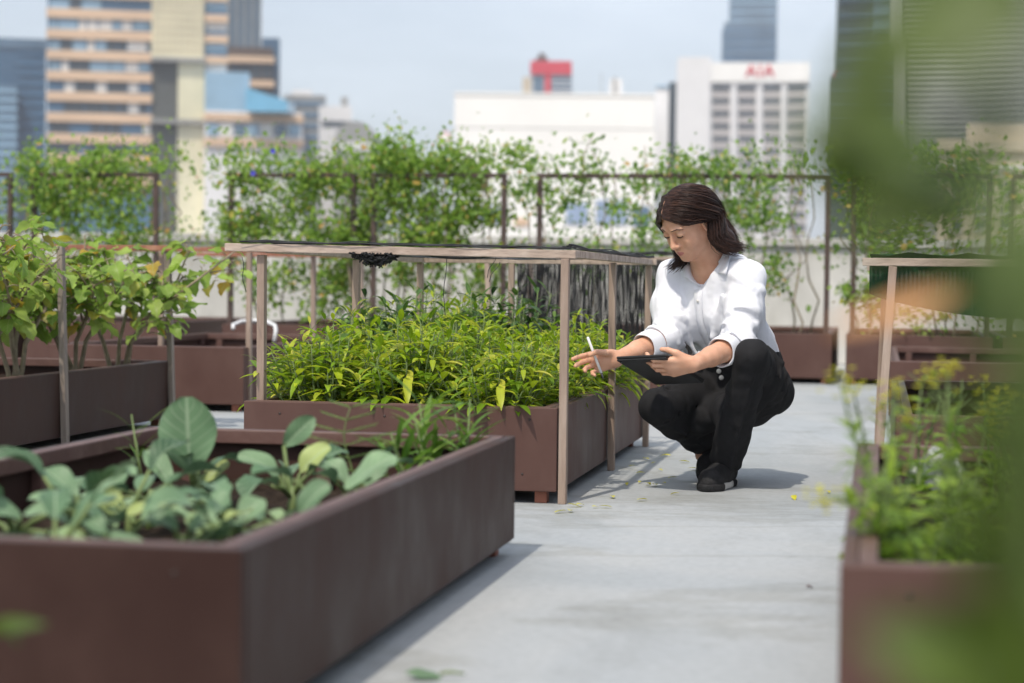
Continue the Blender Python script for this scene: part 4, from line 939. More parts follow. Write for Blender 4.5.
mb = MB(); p = G(810, 588, 0); mb.leaf((-.008, 0, .003), (1, 0, .2), (0, 0, 1), .018, .014, ovate, n=5, fold=.3, curl=1.4, cols=2); o = mb.build('fallen_bud', flat2('brown_bud', (.10, .03, .02))); o.location = p; tag(o, 'small dark red brown bud lying on the deck at right', 'bud')
# ------------------------------------------------------------------ implicit-surface modeller (for the figure and her clothes)
class Field:
    def __init__(self, lo, hi, h):
        self.h = h; self.lo = np.array(lo, float); self.n = np.ceil((np.array(hi, float) - self.lo) / h).astype(int) + 1
        self.a = np.full(self.n, 1.0, np.float32)
    def block(self, lo, hi):
        i0 = np.clip(np.floor((np.array(lo) - self.lo) / self.h).astype(int), 0, self.n); i1 = np.clip(np.ceil((np.array(hi) - self.lo) / self.h).astype(int) + 1, 0, self.n)
        sl = tuple(slice(a, b) for a, b in zip(i0, i1))
        ax = [self.lo[k] + self.h * np.arange(i0[k], i1[k]) for k in range(3)]
        return sl, np.stack(np.meshgrid(*ax, indexing='ij'), -1).astype(np.float32)
    def union(self, sl, d, k):
        a = self.a[sl]
        if k <= 0: self.a[sl] = np.minimum(a, d); return
        h_ = np.maximum(k - np.abs(a - d), 0) / k; self.a[sl] = np.minimum(a, d) - h_ * h_ * k * .25
    def cut(self, sl, d, k):
        a = self.a[sl]; d = -d
        if k <= 0: self.a[sl] = np.maximum(a, d); return
        h_ = np.maximum(k - np.abs(a - d), 0) / k; self.a[sl] = np.maximum(a, d) + h_ * h_ * k * .25
    def cone(self, a, b, ra, rb, k=.01, sub=False, flat=None):
        """tapered capsule; flat=(axis, s) squashes it along axis by s"""
        a = np.array(a, np.float32); b = np.array(b, np.float32); m_ = max(ra, rb) + k + .02
        sl, p = self.block(np.minimum(a, b) - m_, np.maximum(a, b) + m_)
        if 0 in p.shape: return
        q = p - a; ba = b - a; t = np.clip((q @ ba) / max(1e-9, float(ba @ ba)), 0, 1); r_ = q - t[..., None] * ba
        if flat is not None:
            ax = np.array(flat[0], np.float32); ax = ax / np.linalg.norm(ax); c = r_ @ ax; r_ = r_ + (c * (1 / flat[1] - 1))[..., None] * ax
        d = np.sqrt((r_ * r_).sum(-1)) - (ra + (rb - ra) * t)
        if flat is not None: d = d * min(1, flat[1] * 1.2)
        (self.cut if sub else self.union)(sl, d, k)
    def path(self, pts, rads, k=.01, **kw):
        for i in range(len(pts) - 1): self.cone(pts[i], pts[i + 1], rads[i], rads[i + 1], k, **kw)
    def ell(self, c, R, rad, k=.02, sub=False):
        """ellipsoid with axes = rows of R"""
        c = np.array(c, np.float32); R = np.array([list(x) for x in R], np.float32); rad = np.array(rad, np.float32); m_ = float(rad.max()) + k + .02
        sl, p = self.block(c - m_, c + m_)
        if 0 in p.shape: return
        q = (p - c) @ R.T; k0 = np.sqrt(((q / rad) ** 2).sum(-1)); k1 = np.sqrt(((q / rad ** 2) ** 2).sum(-1)) + 1e-9
        (self.cut if sub else self.union)(sl, k0 * (k0 - 1) / k1, k)
    def slab(self, c, nrm, k=.0):
        """keep only the side nrm points away from"""
        nrm = np.array(nrm, np.float32); nrm = nrm / np.linalg.norm(nrm); sl, p = self.block(self.lo, self.lo + self.n * self.h)
        self.cut(sl, -((p - np.array(c, np.float32)) @ nrm), k)
    def displace(self, fn):
        sl, p = self.block(self.lo, self.lo + self.n * self.h); near = np.abs(self.a) < .03; self.a[near] += fn(p[near]).astype(np.float32)
    def mesh(self, smooth=2):
        F = self.a; h = self.h; s = F < 0; nx, ny, nz = F.shape
        cs = np.zeros((nx - 1, ny - 1, nz - 1), np.int8)
        for i in (0, 1):
            for j in (0, 1):
                for k in (0, 1): cs += s[i:nx - 1 + i, j:ny - 1 + j, k:nz - 1 + k]
        cell = (cs > 0) & (cs < 8); idx = np.argwhere(cell); vid = np.full(cell.shape, -1, np.int32); vid[cell] = np.arange(len(idx))
        acc = np.zeros((len(idx), 3)); cnt = np.zeros(len(idx))
        cor = [(i, j, k) for i in (0, 1) for j in (0, 1) for k in (0, 1)]
        for a in cor:
            for ax in range(3):
                if a[ax]: continue
                b = list(a); b[ax] = 1
                fa = F[tuple((idx + a).T)]; fb = F[tuple((idx + b).T)]; m_ = (fa < 0) != (fb < 0)
                t = np.where(m_, fa / np.where(m_, fa - fb, 1), 0)
                pt = np.array(a, float)[None] + 0 * acc; pt[:, ax] = t; acc[m_] += pt[m_]; cnt[m_] += 1
        V = self.lo + (idx + acc / cnt[:, None]) * h
        quads = []
        for ax in range(3):
            o1, o2 = (ax + 1) % 3, (ax + 2) % 3
            sa = [slice(None)] * 3; sb = [slice(None)] * 3; sa[ax] = slice(0, -1); sb[ax] = slice(1, None)
            ed = np.argwhere(s[tuple(sa)] != s[tuple(sb)]); ok = (ed[:, o1] > 0) & (ed[:, o2] > 0) & (ed[:, o1] < F.shape[o1] - 1) & (ed[:, o2] < F.shape[o2] - 1); ed = ed[ok]
            def cv(d1, d2):
                e = ed.copy(); e[:, o1] -= d1; e[:, o2] -= d2; return vid[tuple(e.T)]
            q = np.stack([cv(1, 1), cv(0, 1), cv(0, 0), cv(1, 0)], 1); flip = ~s[tuple(ed.T)]; q[flip] = q[flip][:, ::-1]; quads.append(q)
        Q = np.concatenate(quads); Q = Q[(Q >= 0).all(1)]
        for _ in range(smooth):         # light smoothing, Taubin pair
            for lam in (.5, -.52):
                S_ = np.zeros_like(V); n_ = np.zeros(len(V))
                for i in range(4):
                    np.add.at(S_, Q[:, i], V[Q[:, (i + 1) % 4]]); np.add.at(S_, Q[:, i], V[Q[:, (i + 3) % 4]]); np.add.at(n_, Q[:, i], 2)
                V = V + lam * (S_ / np.maximum(n_, 1)[:, None] - V)
        return V, Q
def sdf_obj(name, fld, mats, parent, region=None, smooth=2, origin=None):
    V, Q = fld.mesh(smooth)
    # keep the largest piece only when asked by the caller
    l = np.array(origin) if origin is not None else np.zeros(3)
    me = bpy.data.meshes.new(name); me.from_pydata((V - l).tolist(), [], Q.tolist())
    for m_ in mats: me.materials.append(m_)
    if region is not None: me.polygons.foreach_set('material_index', region(V[Q].mean(1)).astype(np.int32))
    me.polygons.foreach_set('use_smooth', [True] * len(me.polygons)); me.update()
    o = bpy.data.objects.new(name, me); C.objects.link(o)
    if parent is not None: o.parent = parent; o.matrix_parent_inverse = PM[parent.name]
    else: o.location = l; PM[o.name] = Matrix.Translation(Vector(l)).inverted()
    return o
_rs = np.random.RandomState(5); _N3 = _rs.rand(32, 32, 32).astype(np.float32)
def vnoise(p, f):
    q = p * f; i = np.floor(q).astype(int); t = q - i; t = t * t * (3 - 2 * t); r_ = 0
    for a in (0, 1):
        for b_ in (0, 1):
            for c in (0, 1):
                r_ = r_ + _N3[(i[:, 0] + a) % 32, (i[:, 1] + b_) % 32, (i[:, 2] + c) % 32] * (t[:, 0] if a else 1 - t[:, 0]) * (t[:, 1] if b_ else 1 - t[:, 1]) * (t[:, 2] if c else 1 - t[:, 2])
    return r_ - .5

# ------------------------------------------------------------------ the woman: joints
A_ = lambda *x: np.array(x, float)
V3 = lambda v: np.array(v[:], float)
fh = A_(-.67, -.74, 0); fh /= np.linalg.norm(fh)         # where her body faces, level
lh = A_(-fh[1], fh[0], 0)                                   # towards her own left
Zu = A_(0, 0, 1)
hipL, hipR = A_(.825, 6.50, .30), A_(.70, 6.62, .30)
kneeL, ankL = V3(P(752, 356, 6.09)), V3(P(722, 471, 6.34))
kneeR, ankR = V3(P(655, 407, 6.30)), A_(.655, 6.60, .115)
pel = (hipL + hipR) / 2; shC = A_(.630, 6.40, .695)
shL, shR = shC + lh * .146 + A_(0, 0, -.030), shC - lh * .146 + A_(0, 0, -.026)
elbL, wriL = V3(P(737, 345, 6.20)), V3(P(694, 364, 5.975))
elbR, wriR = V3(P(669, 337, 6.40)), V3(P(618, 358.5, 6.23))
headO = V3(P(690.5, 226.5, 6.33))
ph_ = math.radians(38)
hf0 = A_(-math.sin(math.radians(51)), -math.cos(math.radians(51)), 0)
hl = A_(-hf0[1], hf0[0], 0)
hf = hf0 * math.cos(ph_) - Zu * math.sin(ph_); hu = Zu * math.cos(ph_) + hf0 * math.sin(ph_)
HS = .935
def hd(a, b, c): return headO + (hf * a + hl * b + hu * c) * HS
HR = [hf, hl, hu]
spine = shC - pel; su = spine / np.linalg.norm(spine); sf = fh - su * (fh @ su); sf /= np.linalg.norm(sf); SR = [sf, lh, su]
chest, waist = pel + spine * .70 + sf * .0, pel + spine * .32 - sf * .012
neckB = shC - sf * .012 + su * .012

M['skin'] = m_sk = None
m, n, o_ = nodes_of('skin'); b = n.nodes.new('ShaderNodeBsdfPrincipled'); n.links.new(b.outputs[0], o_.inputs[0])
tc_ = n.nodes.new('ShaderNodeTexCoord'); z = n.nodes.new('ShaderNodeTexNoise'); z.inputs['Scale'].default_value = 26; z.inputs['Detail'].default_value = 4; n.links.new(tc_.outputs['Object'], z.inputs['Vector'])
rp_ = ramp(n, [(.3, (.58, .305, .195)), (.55, (.66, .365, .24)), (.75, (.70, .41, .28))]); n.links.new(z.outputs['Fac'], rp_.inputs[0]); n.links.new(rp_.outputs[0], b.inputs['Base Color'])
b.inputs['Roughness'].default_value = .48; b.inputs['Specular IOR Level'].default_value = .4
b.inputs['Subsurface Weight'].default_value = .18; b.inputs['Subsurface Radius'].default_value = (.012, .005, .003); b.inputs['Subsurface Scale'].default_value = .6
M['skin'] = m
M['lips'] = flat2('lips', (.52, .20, .17), .1, scale=80, rough=.35); M['nail'] = flat2('fingernail', (.62, .36, .29), .05, rough=.25); M['brow'] = flat2('brow_hair', (.05, .026, .018), .2, rough=.6)
M['black_cloth'] = surf('black_cotton', [(.3, (.009, .009, .0102)), (.7, (.0155, .0155, .0175))], scale=40, rough=.85, bump=.25, bump_scale=600, spec=.3)
M['white_cloth'] = surf('white_cotton', [(.3, (.70, .71, .76)), (.7, (.80, .81, .85))], scale=9, rough=.85, bump=.08, bump_scale=900, spec=.2)
M['sole'] = flat2('white_sole', (.62, .62, .60), .1, rough=.6); M['shoe'] = surf('black_mesh_shoe', [(.3, (.012, .012, .013)), (.7, (.028, .028, .03))], scale=60, rough=.75, bump=.4, spec=.3)
M['pearl'] = flat2('pearl_button', (.78, .76, .72), .05, rough=.2)
m, n, o_ = nodes_of('dark_brown_hair'); b = n.nodes.new('ShaderNodeBsdfPrincipled'); n.links.new(b.outputs[0], o_.inputs[0]); g_ = n.nodes.new('ShaderNodeNewGeometry')
rp_ = ramp(n, [(0, (.014, .0065, .005)), (.55, (.034, .0155, .011)), (.9, (.066, .030, .020)), (1, (.11, .055, .035))]); n.links.new(g_.outputs['Random Per Island'], rp_.inputs[0]); n.links.new(rp_.outputs[0], b.inputs['Base Color']); b.inputs['Roughness'].default_value = .42; b.inputs['Specular IOR Level'].default_value = .3
M['hair'] = m

# ------------------------------------------------------------------ body: one continuous surface
def hand(B, W, d, up, palm, spec, thumb, sc=1.0, thumb_to=None):
    """W wrist; d towards the fingers, up = thumb side, palm = the way the palm faces. spec: per finger (bend1, bend2, bend3, splay); returns nail poses"""
    d = d / np.linalg.norm(d); up = up - d * (up @ d); up /= np.linalg.norm(up); palm = palm - d * (palm @ d) - up * (palm @ up); palm /= np.linalg.norm(palm)
    kn = []; nails = []
    lens = [(.040, .024, .019), (.044, .028, .020), (.040, .026, .019), (.032, .019, .017)]; offs = [.029, .009, -.011, -.029]; kx = [.082, .086, .081, .073]; rads = [.0088, .0092, .0087, .0076]
    for i in range(4):
        K = W + (d * kx[i] + up * offs[i]) * sc; kn.append(K)
        B.cone(W + (up * offs[i] * .55) * sc + d * .008, K - d * .004, .0135 * sc, .0118 * sc, .012)
        ang = 0; p = K; s = spec[i][3]
        for j in range(3):
            ang += math.radians(spec[i][j]); dirv = (d * math.cos(ang) + palm * math.sin(ang)); dirv = dirv * math.cos(s) + up * math.sin(s)
            q = p + dirv * lens[i][j] * sc; r0 = rads[i] * (1 - .07 * j) * sc
            B.cone(p, q, r0, r0 * .93, .003 if j else .005); p = q
        nails.append((p, dirv, -palm * math.cos(ang) + d * math.sin(ang), rads[i] * sc))
    B.cone(W + d * .02 * sc, W + (d * .07 - palm * -.003) * sc, .017 * sc, .015 * sc, .012)
    # thumb leaves the side of the palm near its base
    p = W + (d * .022 + up * .020 + palm * .006) * sc
    for j, (a, b_, c, L, r0, r1) in enumerate(thumb):
        v = d * a + up * b_ + palm * c; v /= np.linalg.norm(v); q = p + v * L * sc if thumb_to is None else thumb_to[j]; v = (q - p) / np.linalg.norm(q - p); B.cone(p, q, r0 * sc, r1 * sc, .010 if j == 0 else .003); p = q
    nails.append((p, v, None, .009 * sc)); return nails
B = Field((.10, 5.88, -.0), (.98, 6.80, .99), .0034)
# head
B.ell(hd(-.012, 0, .052), HR, A_(.094, .073, .080) * HS, 0); B.ell(hd(.026, 0, .015), HR, A_(.063, .060, .083) * HS, .02)
B.ell(hd(.033, 0, -.044), HR, A_(.052, .049, .040) * HS, .025); B.cone(hd(.074, -.007, -.073), hd(.074, .007, -.073), .0155, .0155, .022)
for s in (-1, 1):
    B.cone(hd(.0, s * .050, -.035), hd(.055, s * .024, -.069), .014, .013, .02)                    # jaw line
    B.ell(hd(.056, s * .036, -.016), HR, A_(.025, .024, .025), .02)                                  # cheeks
for s in (-1, 1): B.ell(hd(.094, s * .031, .027), HR, A_(.014, .018, .011), .014, sub=True)
for s in (-1, 1):
    B.ell(hd(.0765, s * .031, .026), HR, A_(.0125, .0155, .0105), .004)                              # lids over the lowered eyes
    B.cone(hd(.085, s * .014, .045), hd(.074, s * .046, .046), .0065, .006, .008)                   # brow
B.cone(hd(.084, 0, .034), hd(.104, 0, -.006), .0062, .0085, .010); B.ell(hd(.1045, 0, -.0095), HR, A_(.0105, .0095, .0085), .006)
for s in (-1, 1): B.ell(hd(.094, s * .0115, -.0125), HR, A_(.0095, .007, .0065), .005)
B.ell(hd(.082, 0, -.040), HR, A_(.012, .024, .018), .012)
B.cone(hd(.0905, -.013, -.0385), hd(.0955, 0, -.0365), .0035, .0052, .004); B.cone(hd(.0955, 0, -.0365), hd(.0905, .013, -.0385), .0052, .0035, .004)
B.cone(hd(.089, -.011, -.0475), hd(.093, 0, -.048), .0042, .0062, .004); B.cone(hd(.093, 0, -.048), hd(.089, .011, -.0475), .0062, .0042, .004)
for s in (-1, 1): B.cone(hd(.0985, 0, -.0430), hd(.093, s * .0215, -.0392), .0016, .0013, .002, sub=True)
for s in (-1, 1):                                                                                  # ears
    B.ell(hd(-.006, s * .071, .004), [hf, hl * s * .96 - hf * .25, hu], A_(.0175, .0075, .030), .006); B.ell(hd(-.004, s * .0785, .006), [hf, hl, hu], A_(.0095, .005, .017), .004, sub=True)
# neck and trunk
nk = hd(-.022, 0, -.045); B.cone(nk, neckB, .050, .055, .03); B.cone(nk, neckB + sf * .02 - su * .02, .045, .05, .03)
B.cone(neckB - su * .03, shL, .036, .034, .03); B.cone(neckB - su * .03, shR, .036, .034, .03)
B.ell(chest, SR, A_(.082, .118, .135), .03); B.ell(waist, SR, A_(.080, .108, .13), .04); B.ell(pel, SR, A_(.095, .130, .10), .04)
# legs inside the trousers
for h_, k_, a_ in ((hipL, kneeL, ankL), (hipR, kneeR, ankR)):
    B.cone(h_, k_, .068, .045, .03); B.cone(k_, a_, .042, .030, .02)
for a_, t_ in ((ankL, ankL + fh * .045 + A_(0, 0, -.04)), (ankR, ankR + fh * .035 + A_(0, 0, -.035))): B.cone(a_, t_, .034, .024, .02)
# arms: forearms show from the rolled cuffs down
def forearm(e, w_, side):
    B.path([e, e + (w_ - e) * .25, e + (w_ - e) * .62, w_], [.031, .037, .030, .0225], .012)
B.cone(shL, elbL, .036, .031, .02); forearm(elbL, wriL, 1); B.cone(shR, elbR, .036, .031, .02); forearm(elbR, wriR, -1)
# tablet corners (needed for the hand that grips it)
TA, TB, TC = V3(P(616, 357.5, 6.05)), V3(P(661, 353, 5.94)), V3(P(658, 383.5, 6.25))
TC = TA + (TC - TA) / np.linalg.norm(TC - TA) * .245; e1 = (TC - TA) / np.linalg.norm(TC - TA); e2 = TB - TA; e2 -= e1 * (e2 @ e1); e2 /= np.linalg.norm(e2); TB = TA + e2 * .175
tn = np.cross(e2, e1); tn = tn if tn[2] > 0 else -tn                                              # the screen's normal, up and towards her
# left hand under the tablet's near edge, thumb on top
nailsL = hand(B, wriL, A_(-.93, .20, -.14), A_(-.05, -.62, .78), A_(.10, .70, .70), [(10, 34, 24, .03), (12, 38, 24, .0), (14, 40, 26, -.03), (18, 42, 28, -.07)], [(.72, .72, .12, .036, .0145, .011), (.93, .25, .40, .029, .0105, .0095), (.95, -.05, .40, .022, .0092, .0078)], .95)
# right hand held out over the bed, pen between thumb and fingers
nailsR = hand(B, wriR, A_(-.98, -.13, -.13), A_(-.14, -.10, 1.0), A_(.14, -.96, -.10), [(8, 16, 10, -.10), (20, 26, 16, -.10), (32, 34, 20, -.10), (42, 40, 24, -.14)], [(.80, .52, .42, .038, .014, .011), (.98, -.02, .20, .030, .0105, .0095), (.97, -.24, .06, .024, .0093, .0078)], .92, [V3(P(606, 352.5, 6.196)), V3(P(597, 352, 6.184)), V3(P(590, 355, 6.187))])
bodyO = A_(.70, 6.38, 0)
def lipreg(c):
    q = (c - headO) / HS; a, b_, u_ = q @ hf, q @ hl, q @ hu
    up = (np.abs(u_ + .0425 - .0) < .0095 - np.abs(b_) * .34) & (np.abs(b_) < .0185) & (a > .082)
    return up.astype(int)
person = sdf_obj('person', B, [M['skin'], M['lips']], None, lipreg, 3, bodyO)
tag(person, 'young woman in white shirt and black trousers crouching with tablet beside the chilli bed', 'person')
def sub_mb(mb, name, mat, parent=None, smooth=True):
    o = mb.build(name, mat, parent or person, smooth); return o
# lashes, brows
def surf_pt(fld, a, b_, c, out=.0):
    """march from outside along -hf onto the face at head coordinates (b, c)"""
    p = hd(.14, b_, c)
    for _ in range(400):
        i = np.round((p - fld.lo) / fld.h).astype(int)
        if fld.a[tuple(i)] < .0012: break
        p = p - hf * .0008
    return p + hf * out
for s in (-1, 1):
    mb = MB(); mb.tube([Vector(surf_pt(B, 0, s * b_, c, .0003)) for b_, c in ((.0165, .0195), (.024, .0168), (.032, .0162), (.040, .0182), (.0465, .0215))], [.0009, .0017, .0021, .0021, .0012], 5); sub_mb(mb, 'eyelashes', M['brow'])
    mb = MB(); mb.tube([Vector(surf_pt(B, 0, s * b_, c, .0002)) for b_, c in ((.014, .0470), (.024, .0490), (.035, .0492), (.045, .0462), (.052, .0415))], [.0012, .0018, .0018, .0013, .0006], 5); sub_mb(mb, 'eyebrow', M['brow'])

# ------------------------------------------------------------------ shirt
SF = Field((.36, 5.95, .30), (.96, 6.76, .86), .0036)
SF.ell(chest, SR, A_(.112, .148, .150), 0); SF.ell(waist + su * .01, SR, A_(.114, .143, .125), .05); SF.ell(pel + su * .08, SR, A_(.118, .155, .085), .04)
SF.cone(neckB - su * .030, shL, .058, .052, .03); SF.cone(neckB - su * .030, shR, .058, .052, .03)
for s in (-1, 1): SF.ell(chest + sf * .078 + lh * s * .068 - su * .02, SR, A_(.052, .062, .065), .04)
SF.ell(chest - sf * .045 + su * .05, SR, A_(.085, .135, .12), .04)
SF.cone(chest - lh * .085 - su * .02, shR + (elbR - shR) * .42, .055, .045, .03); SF.cone(chest + lh * .085 - su * .02, shL + (elbL - shL) * .42, .055, .045, .03)
midL = shL + (elbL - shL) * .5 + A_(.006, .005, 0); midR = shR + (elbR - shR) * .5 + A_(-.004, 0, 0)
SF.path([shL, midL, elbL], [.053, .057, .058], .025); cufL = elbL + (wriL - elbL) * .36; SF.cone(elbL, cufL, .055, .043, .025)
SF.path([shR, midR, elbR], [.051, .055, .055], .025); cufR = elbR + (wriR - elbR) * .46; SF.cone(elbR, cufR, .052, .043, .02)
# folds: soft ridges and valleys that run with the pull of the cloth
def fold(pts, r_, k=.012, sub=False): SF.path([np.array(p) for p in pts], [r_ * .6] + [r_] * (len(pts) - 2) + [r_ * .6], k, sub=sub)
def ring(c, ax, rad, a0, a1, tilt, r_, sub=False, k=.010):
    ax = ax / np.linalg.norm(ax); x = np.cross(ax, Zu + A_(.3, .1, 0)); x /= np.linalg.norm(x); y = np.cross(ax, x)
    fold([c + x * rad * math.cos(a) + y * rad * math.sin(a) + ax * tilt * math.sin(a + 1) for a in np.linspace(a0, a1, 9)], r_, k, sub)
rr = random.Random(12)
for (a, b_, r0, r1, n_) in ((shL, elbL, .052, .058, 5), (shR, elbR, .050, .055, 5)):
    ax = b_ - a
    for i in range(n_):
        t_ = .18 + .78 * i / (n_ - 1) + rr.uniform(-.04, .04); a0 = rr.uniform(0, 6.28)
        ring(a + ax * t_, ax, (r0 + (r1 - r0) * t_) - .001, a0, a0 + rr.uniform(1.6, 3.0), rr.uniform(-.05, .05), .0042 + .0022 * t_, False, .016)
        if t_ > .55: ring(a + ax * (t_ + .05), ax, (r0 + (r1 - r0) * t_) + .004, a0 + .3, a0 + rr.uniform(1.6, 3.0), rr.uniform(-.05, .05), .0038 + .0015 * t_, True, .016)
for i in range(4):                                      # gathers inside the elbows
    for e, cu in ((elbL, cufL), (elbR, cufR)):
        ax = cu - e; ring(e + ax * (.15 + .2 * i), ax, .054 - .002 * i, rr.uniform(0, 6), rr.uniform(7, 9), rr.uniform(-.02, .02), .006, i % 2 == 1)
tf = lambda a, b_, c: pel + sf * a + lh * b_ + su * c    # trunk coordinates: front, left, up
for (p0, p1, p2, r_, sb) in (((.10, .10, .40), (.135, .05, .27), (.125, .01, .13), .008, False), ((.10, -.10, .40), (.135, -.06, .27), (.125, -.02, .13), .008, False),
                             ((.115, .03, .20), (.13, .045, .12), (.12, .06, .05), .009, False), ((.115, -.04, .20), (.13, -.06, .13), (.115, -.075, .06), .010, False),
                             ((.06, .15, .30), (.09, .13, .18), (.10, .11, .08), .010, False), ((.03, .165, .28), (.06, .15, .16), (.07, .14, .06), .010, True), ((.06, -.15, .30), (.09, -.13, .18), (.10, -.11, .08), .010, False)):
    fold([tf(*p0), tf(*p1), tf(*p2)], r_, .016, sb)
def crease(p, f, w_=5.0): return np.clip(1 - w_ * np.abs(vnoise(p, f)), 0, 1) ** 1.5
RT = np.array([[.75, .35, .15], [-.45, .9, .2], [.2, -.1, .55]])
SF.displace(lambda p: .0032 * crease(p @ RT + 1.7, 13) - .0026 * crease(p @ RT.T + 4.3, 17) + .006 * vnoise(p * A_(1, 1, .6), 15) + .0035 * vnoise(p @ np.array([[.8, .3, .2], [-.3, .9, .3], [.1, -.2, .45]]) + 3.1, 36) + .0012 * vnoise(p + 7.7, 90))
# sleeve ends are hollow rolled cuffs
for cu, e, w_ in ((cufL, elbL, wriL), (cufR, elbR, wriR)):
    ax = (w_ - e) / np.linalg.norm(w_ - e); SF.cone(cu + ax * .010, cu + ax * .12, .075, .075, .0, sub=True); SF.cone(cu - ax * .05, cu + ax * .03, .040, .0415, .004, sub=True)
# neck opening and V
SF.cone(neckB - su * .01 + sf * .02, nk, .060, .064, .008, sub=True)
vb = tf(.150, .004, .372); SF.cone(neckB + sf * .06 + su * .005, vb, .030, .003, .004, sub=True); SF.cone(neckB + sf * .11 + su * .01, vb + sf * .03, .031, .003, .004, sub=True)
SF.slab(A_(0, 0, .412), -Zu, .003)
shirt = sdf_obj('shirt', SF, [M['white_cloth']], person, None, 2)
def on_shirt(p, dr, out=.002, fld=None):
    fld = fld or SF; p = np.array(p, float) + np.array(dr) * .24
    for _ in range(400):
        i = np.round((p - fld.lo) / fld.h).astype(int)
        if (i < 0).any() or (i >= fld.n).any() or fld.a[tuple(i)] > .001: p = p - np.array(dr) * .001
        else: break
    return p + np.array(dr) * out
def cam_hit(px, py, *fl):
    d_ = np.array(ray(px, py)); d_ /= np.linalg.norm(d_); p = np.array(EYE) + d_ * 5.8
    for _ in range(1600):
        for f in fl:
            j = np.round((p - f.lo) / f.h).astype(int)
            if (j >= 0).all() and (j < f.n).all() and f.a[tuple(j)] < .001: return p, d_
        p = p + d_ * .0008
    return p, d_
def ribbon(mb, rows, th, nrm):
    """closed thin strip through rows of (left, right) points, th thick towards nrm"""
    vs = []; 
    for l_, r_ in rows: vs += [l_, r_, r_ + nrm * th, l_ + nrm * th]
    fs = [(0, 1, 2, 3), tuple(len(vs) - 4 + k for k in (3, 2, 1, 0))]
    for i in range(len(rows) - 1):
        for k in range(4): fs.append((4 * i + k, 4 * i + 4 + k, 4 * i + 4 + (k + 1) % 4, 4 * i + (k + 1) % 4))
    mb.add(vs, fs)
ub = np.array(sf)
mb = MB(); rows = []
for i in range(16):
    t_ = i / 15; c = .455 - .335 * t_; rows.append((on_shirt(tf(.0, -.012, c), ub, .0012), on_shirt(tf(.0, .017, c), ub, .0012)))
ribbon(mb, rows, .0022, ub); plk = sub_mb(mb, 'placket', M['white_cloth'], shirt)
for t_ in (.22, .48, .74, .95):
    c = on_shirt(tf(0, .003, .455 - .335 * t_), ub, .0028); mb = MB()
    mb.tube([c, c + ub * .0022], [.0052, .0045], 12); sub_mb(mb, 'button', M['pearl'], shirt)
# collar: a standing band round the neck folded down into two pointed leaves
def collar():
    mb = MB(); n_ = 22; top = []; bot = []
    cN = neckB + su * .022 + sf * .012
    for i in range(n_ + 1):
        a = math.radians(-112 + 224 * i / n_)          # 0 = nape
        fr = -math.cos(a); sd = math.sin(a); q = abs(a) / math.radians(152)
        top.append(cN + sf * fr * .060 + lh * sd * .064 + su * (.020 - .060 * max(0, q - .45) ** 1.2 * 1.5))
        drop = .034 + .040 * max(0, q - .62) / .38
        o_ = .014 + .010 * math.sin(PI * min(1, q * 1.1)); lat = 1 + .25 * max(0, q - .6)
        bot.append(cN + sf * (fr * (.060 + o_) + .012 * max(0, q - .7)) + lh * sd * (.064 + o_) * lat + su * (.020 - .060 * max(0, q - .45) ** 1.2 * 1.5 - drop))
    mid = [(t_ * .5 + b_ * .5) + (t_ - cN) / np.linalg.norm(t_ - cN) * .007 for t_, b_ in zip(top, bot)]
    inner = [t_ - su * .028 - (t_ - cN) / np.linalg.norm(t_ - cN) * .003 for t_ in top]
    vs = inner + top + mid + bot; N_ = n_ + 1; mb.add(vs, [(r_ * N_ + i, r_ * N_ + i + 1, (r_ + 1) * N_ + i + 1, (r_ + 1) * N_ + i) for r_ in range(3) for i in range(n_)])
    o = sub_mb(mb, 'collar', M['white_cloth'], shirt); sd = o.modifiers.new('thick', 'SOLIDIFY'); sd.thickness = .0022; sd.offset = 0; return o
collar()
# rolled cuffs
for cu, e, w_, r_ in ((cufL, elbL, wriL, .0455), (cufR, elbR, wriR, .0450)):
    ax = (w_ - e) / np.linalg.norm(w_ - e); x = np.cross(ax, Zu); x /= np.linalg.norm(x); y = np.cross(ax, x); mb = MB(); prof = ((-.052, .80), (-.044, 1.02), (-.038, 1.06), (-.012, 1.075), (.010, 1.03), (.013, .99), (.010, .93), (-.02, .88)); vs = []; K = 30
    for i, (t_, s_) in enumerate(prof):
        for k in range(K):
            a = 2 * PI * k / K; q = 1 + .03 * math.sin(a * 3 + i * .4) + .02 * math.sin(a * 5 + 1); vs.append(cu + ax * (t_ + .004 * math.sin(2 * a + r_ * 99)) + (x * math.cos(a) + y * math.sin(a)) * r_ * s_ * q)
    mb.add(vs, [(i * K + k, i * K + (k + 1) % K, (i + 1) * K + (k + 1) % K, (i + 1) * K + k) for i in range(len(prof) - 1) for k in range(K)]); sub_mb(mb, 'cuff', M['white_cloth'], shirt)

# ------------------------------------------------------------------ trousers
TF = Field((.36, 5.94, .02), (.99, 6.82, .52), .0038)
TF.ell(pel + su * .015, SR, A_(.118, .155, .115), 0); TF.ell(pel - sf * .045 - su * .030, SR, A_(.095, .150, .085), .04); TF.cone(pel + su * .02, pel + su * .105, .11, .112, .03, flat=(sf, .82))
TF.ell(pel + su * .055, SR, A_(.124, .160, .115), .02); TF.ell(waist - su * .03, SR, A_(.122, .152, .115), .02); TF.slab(A_(0, 0, .432), Zu, .004)
TF.path([hipL, hipL + (kneeL - hipL) * .5, kneeL], [.084, .068, .050], .03); TF.path([hipR, hipR + (kneeR - hipR) * .5, kneeR + A_(.012, 0, 0)], [.090, .072, .053], .03)
hemL = ankL + (ankL - kneeL) / np.linalg.norm(ankL - kneeL) * .030
TF.path([kneeL, kneeL + (hemL - kneeL) * .3, kneeL + (hemL - kneeL) * .62, hemL], [.050, .050, .049, .054], .02)
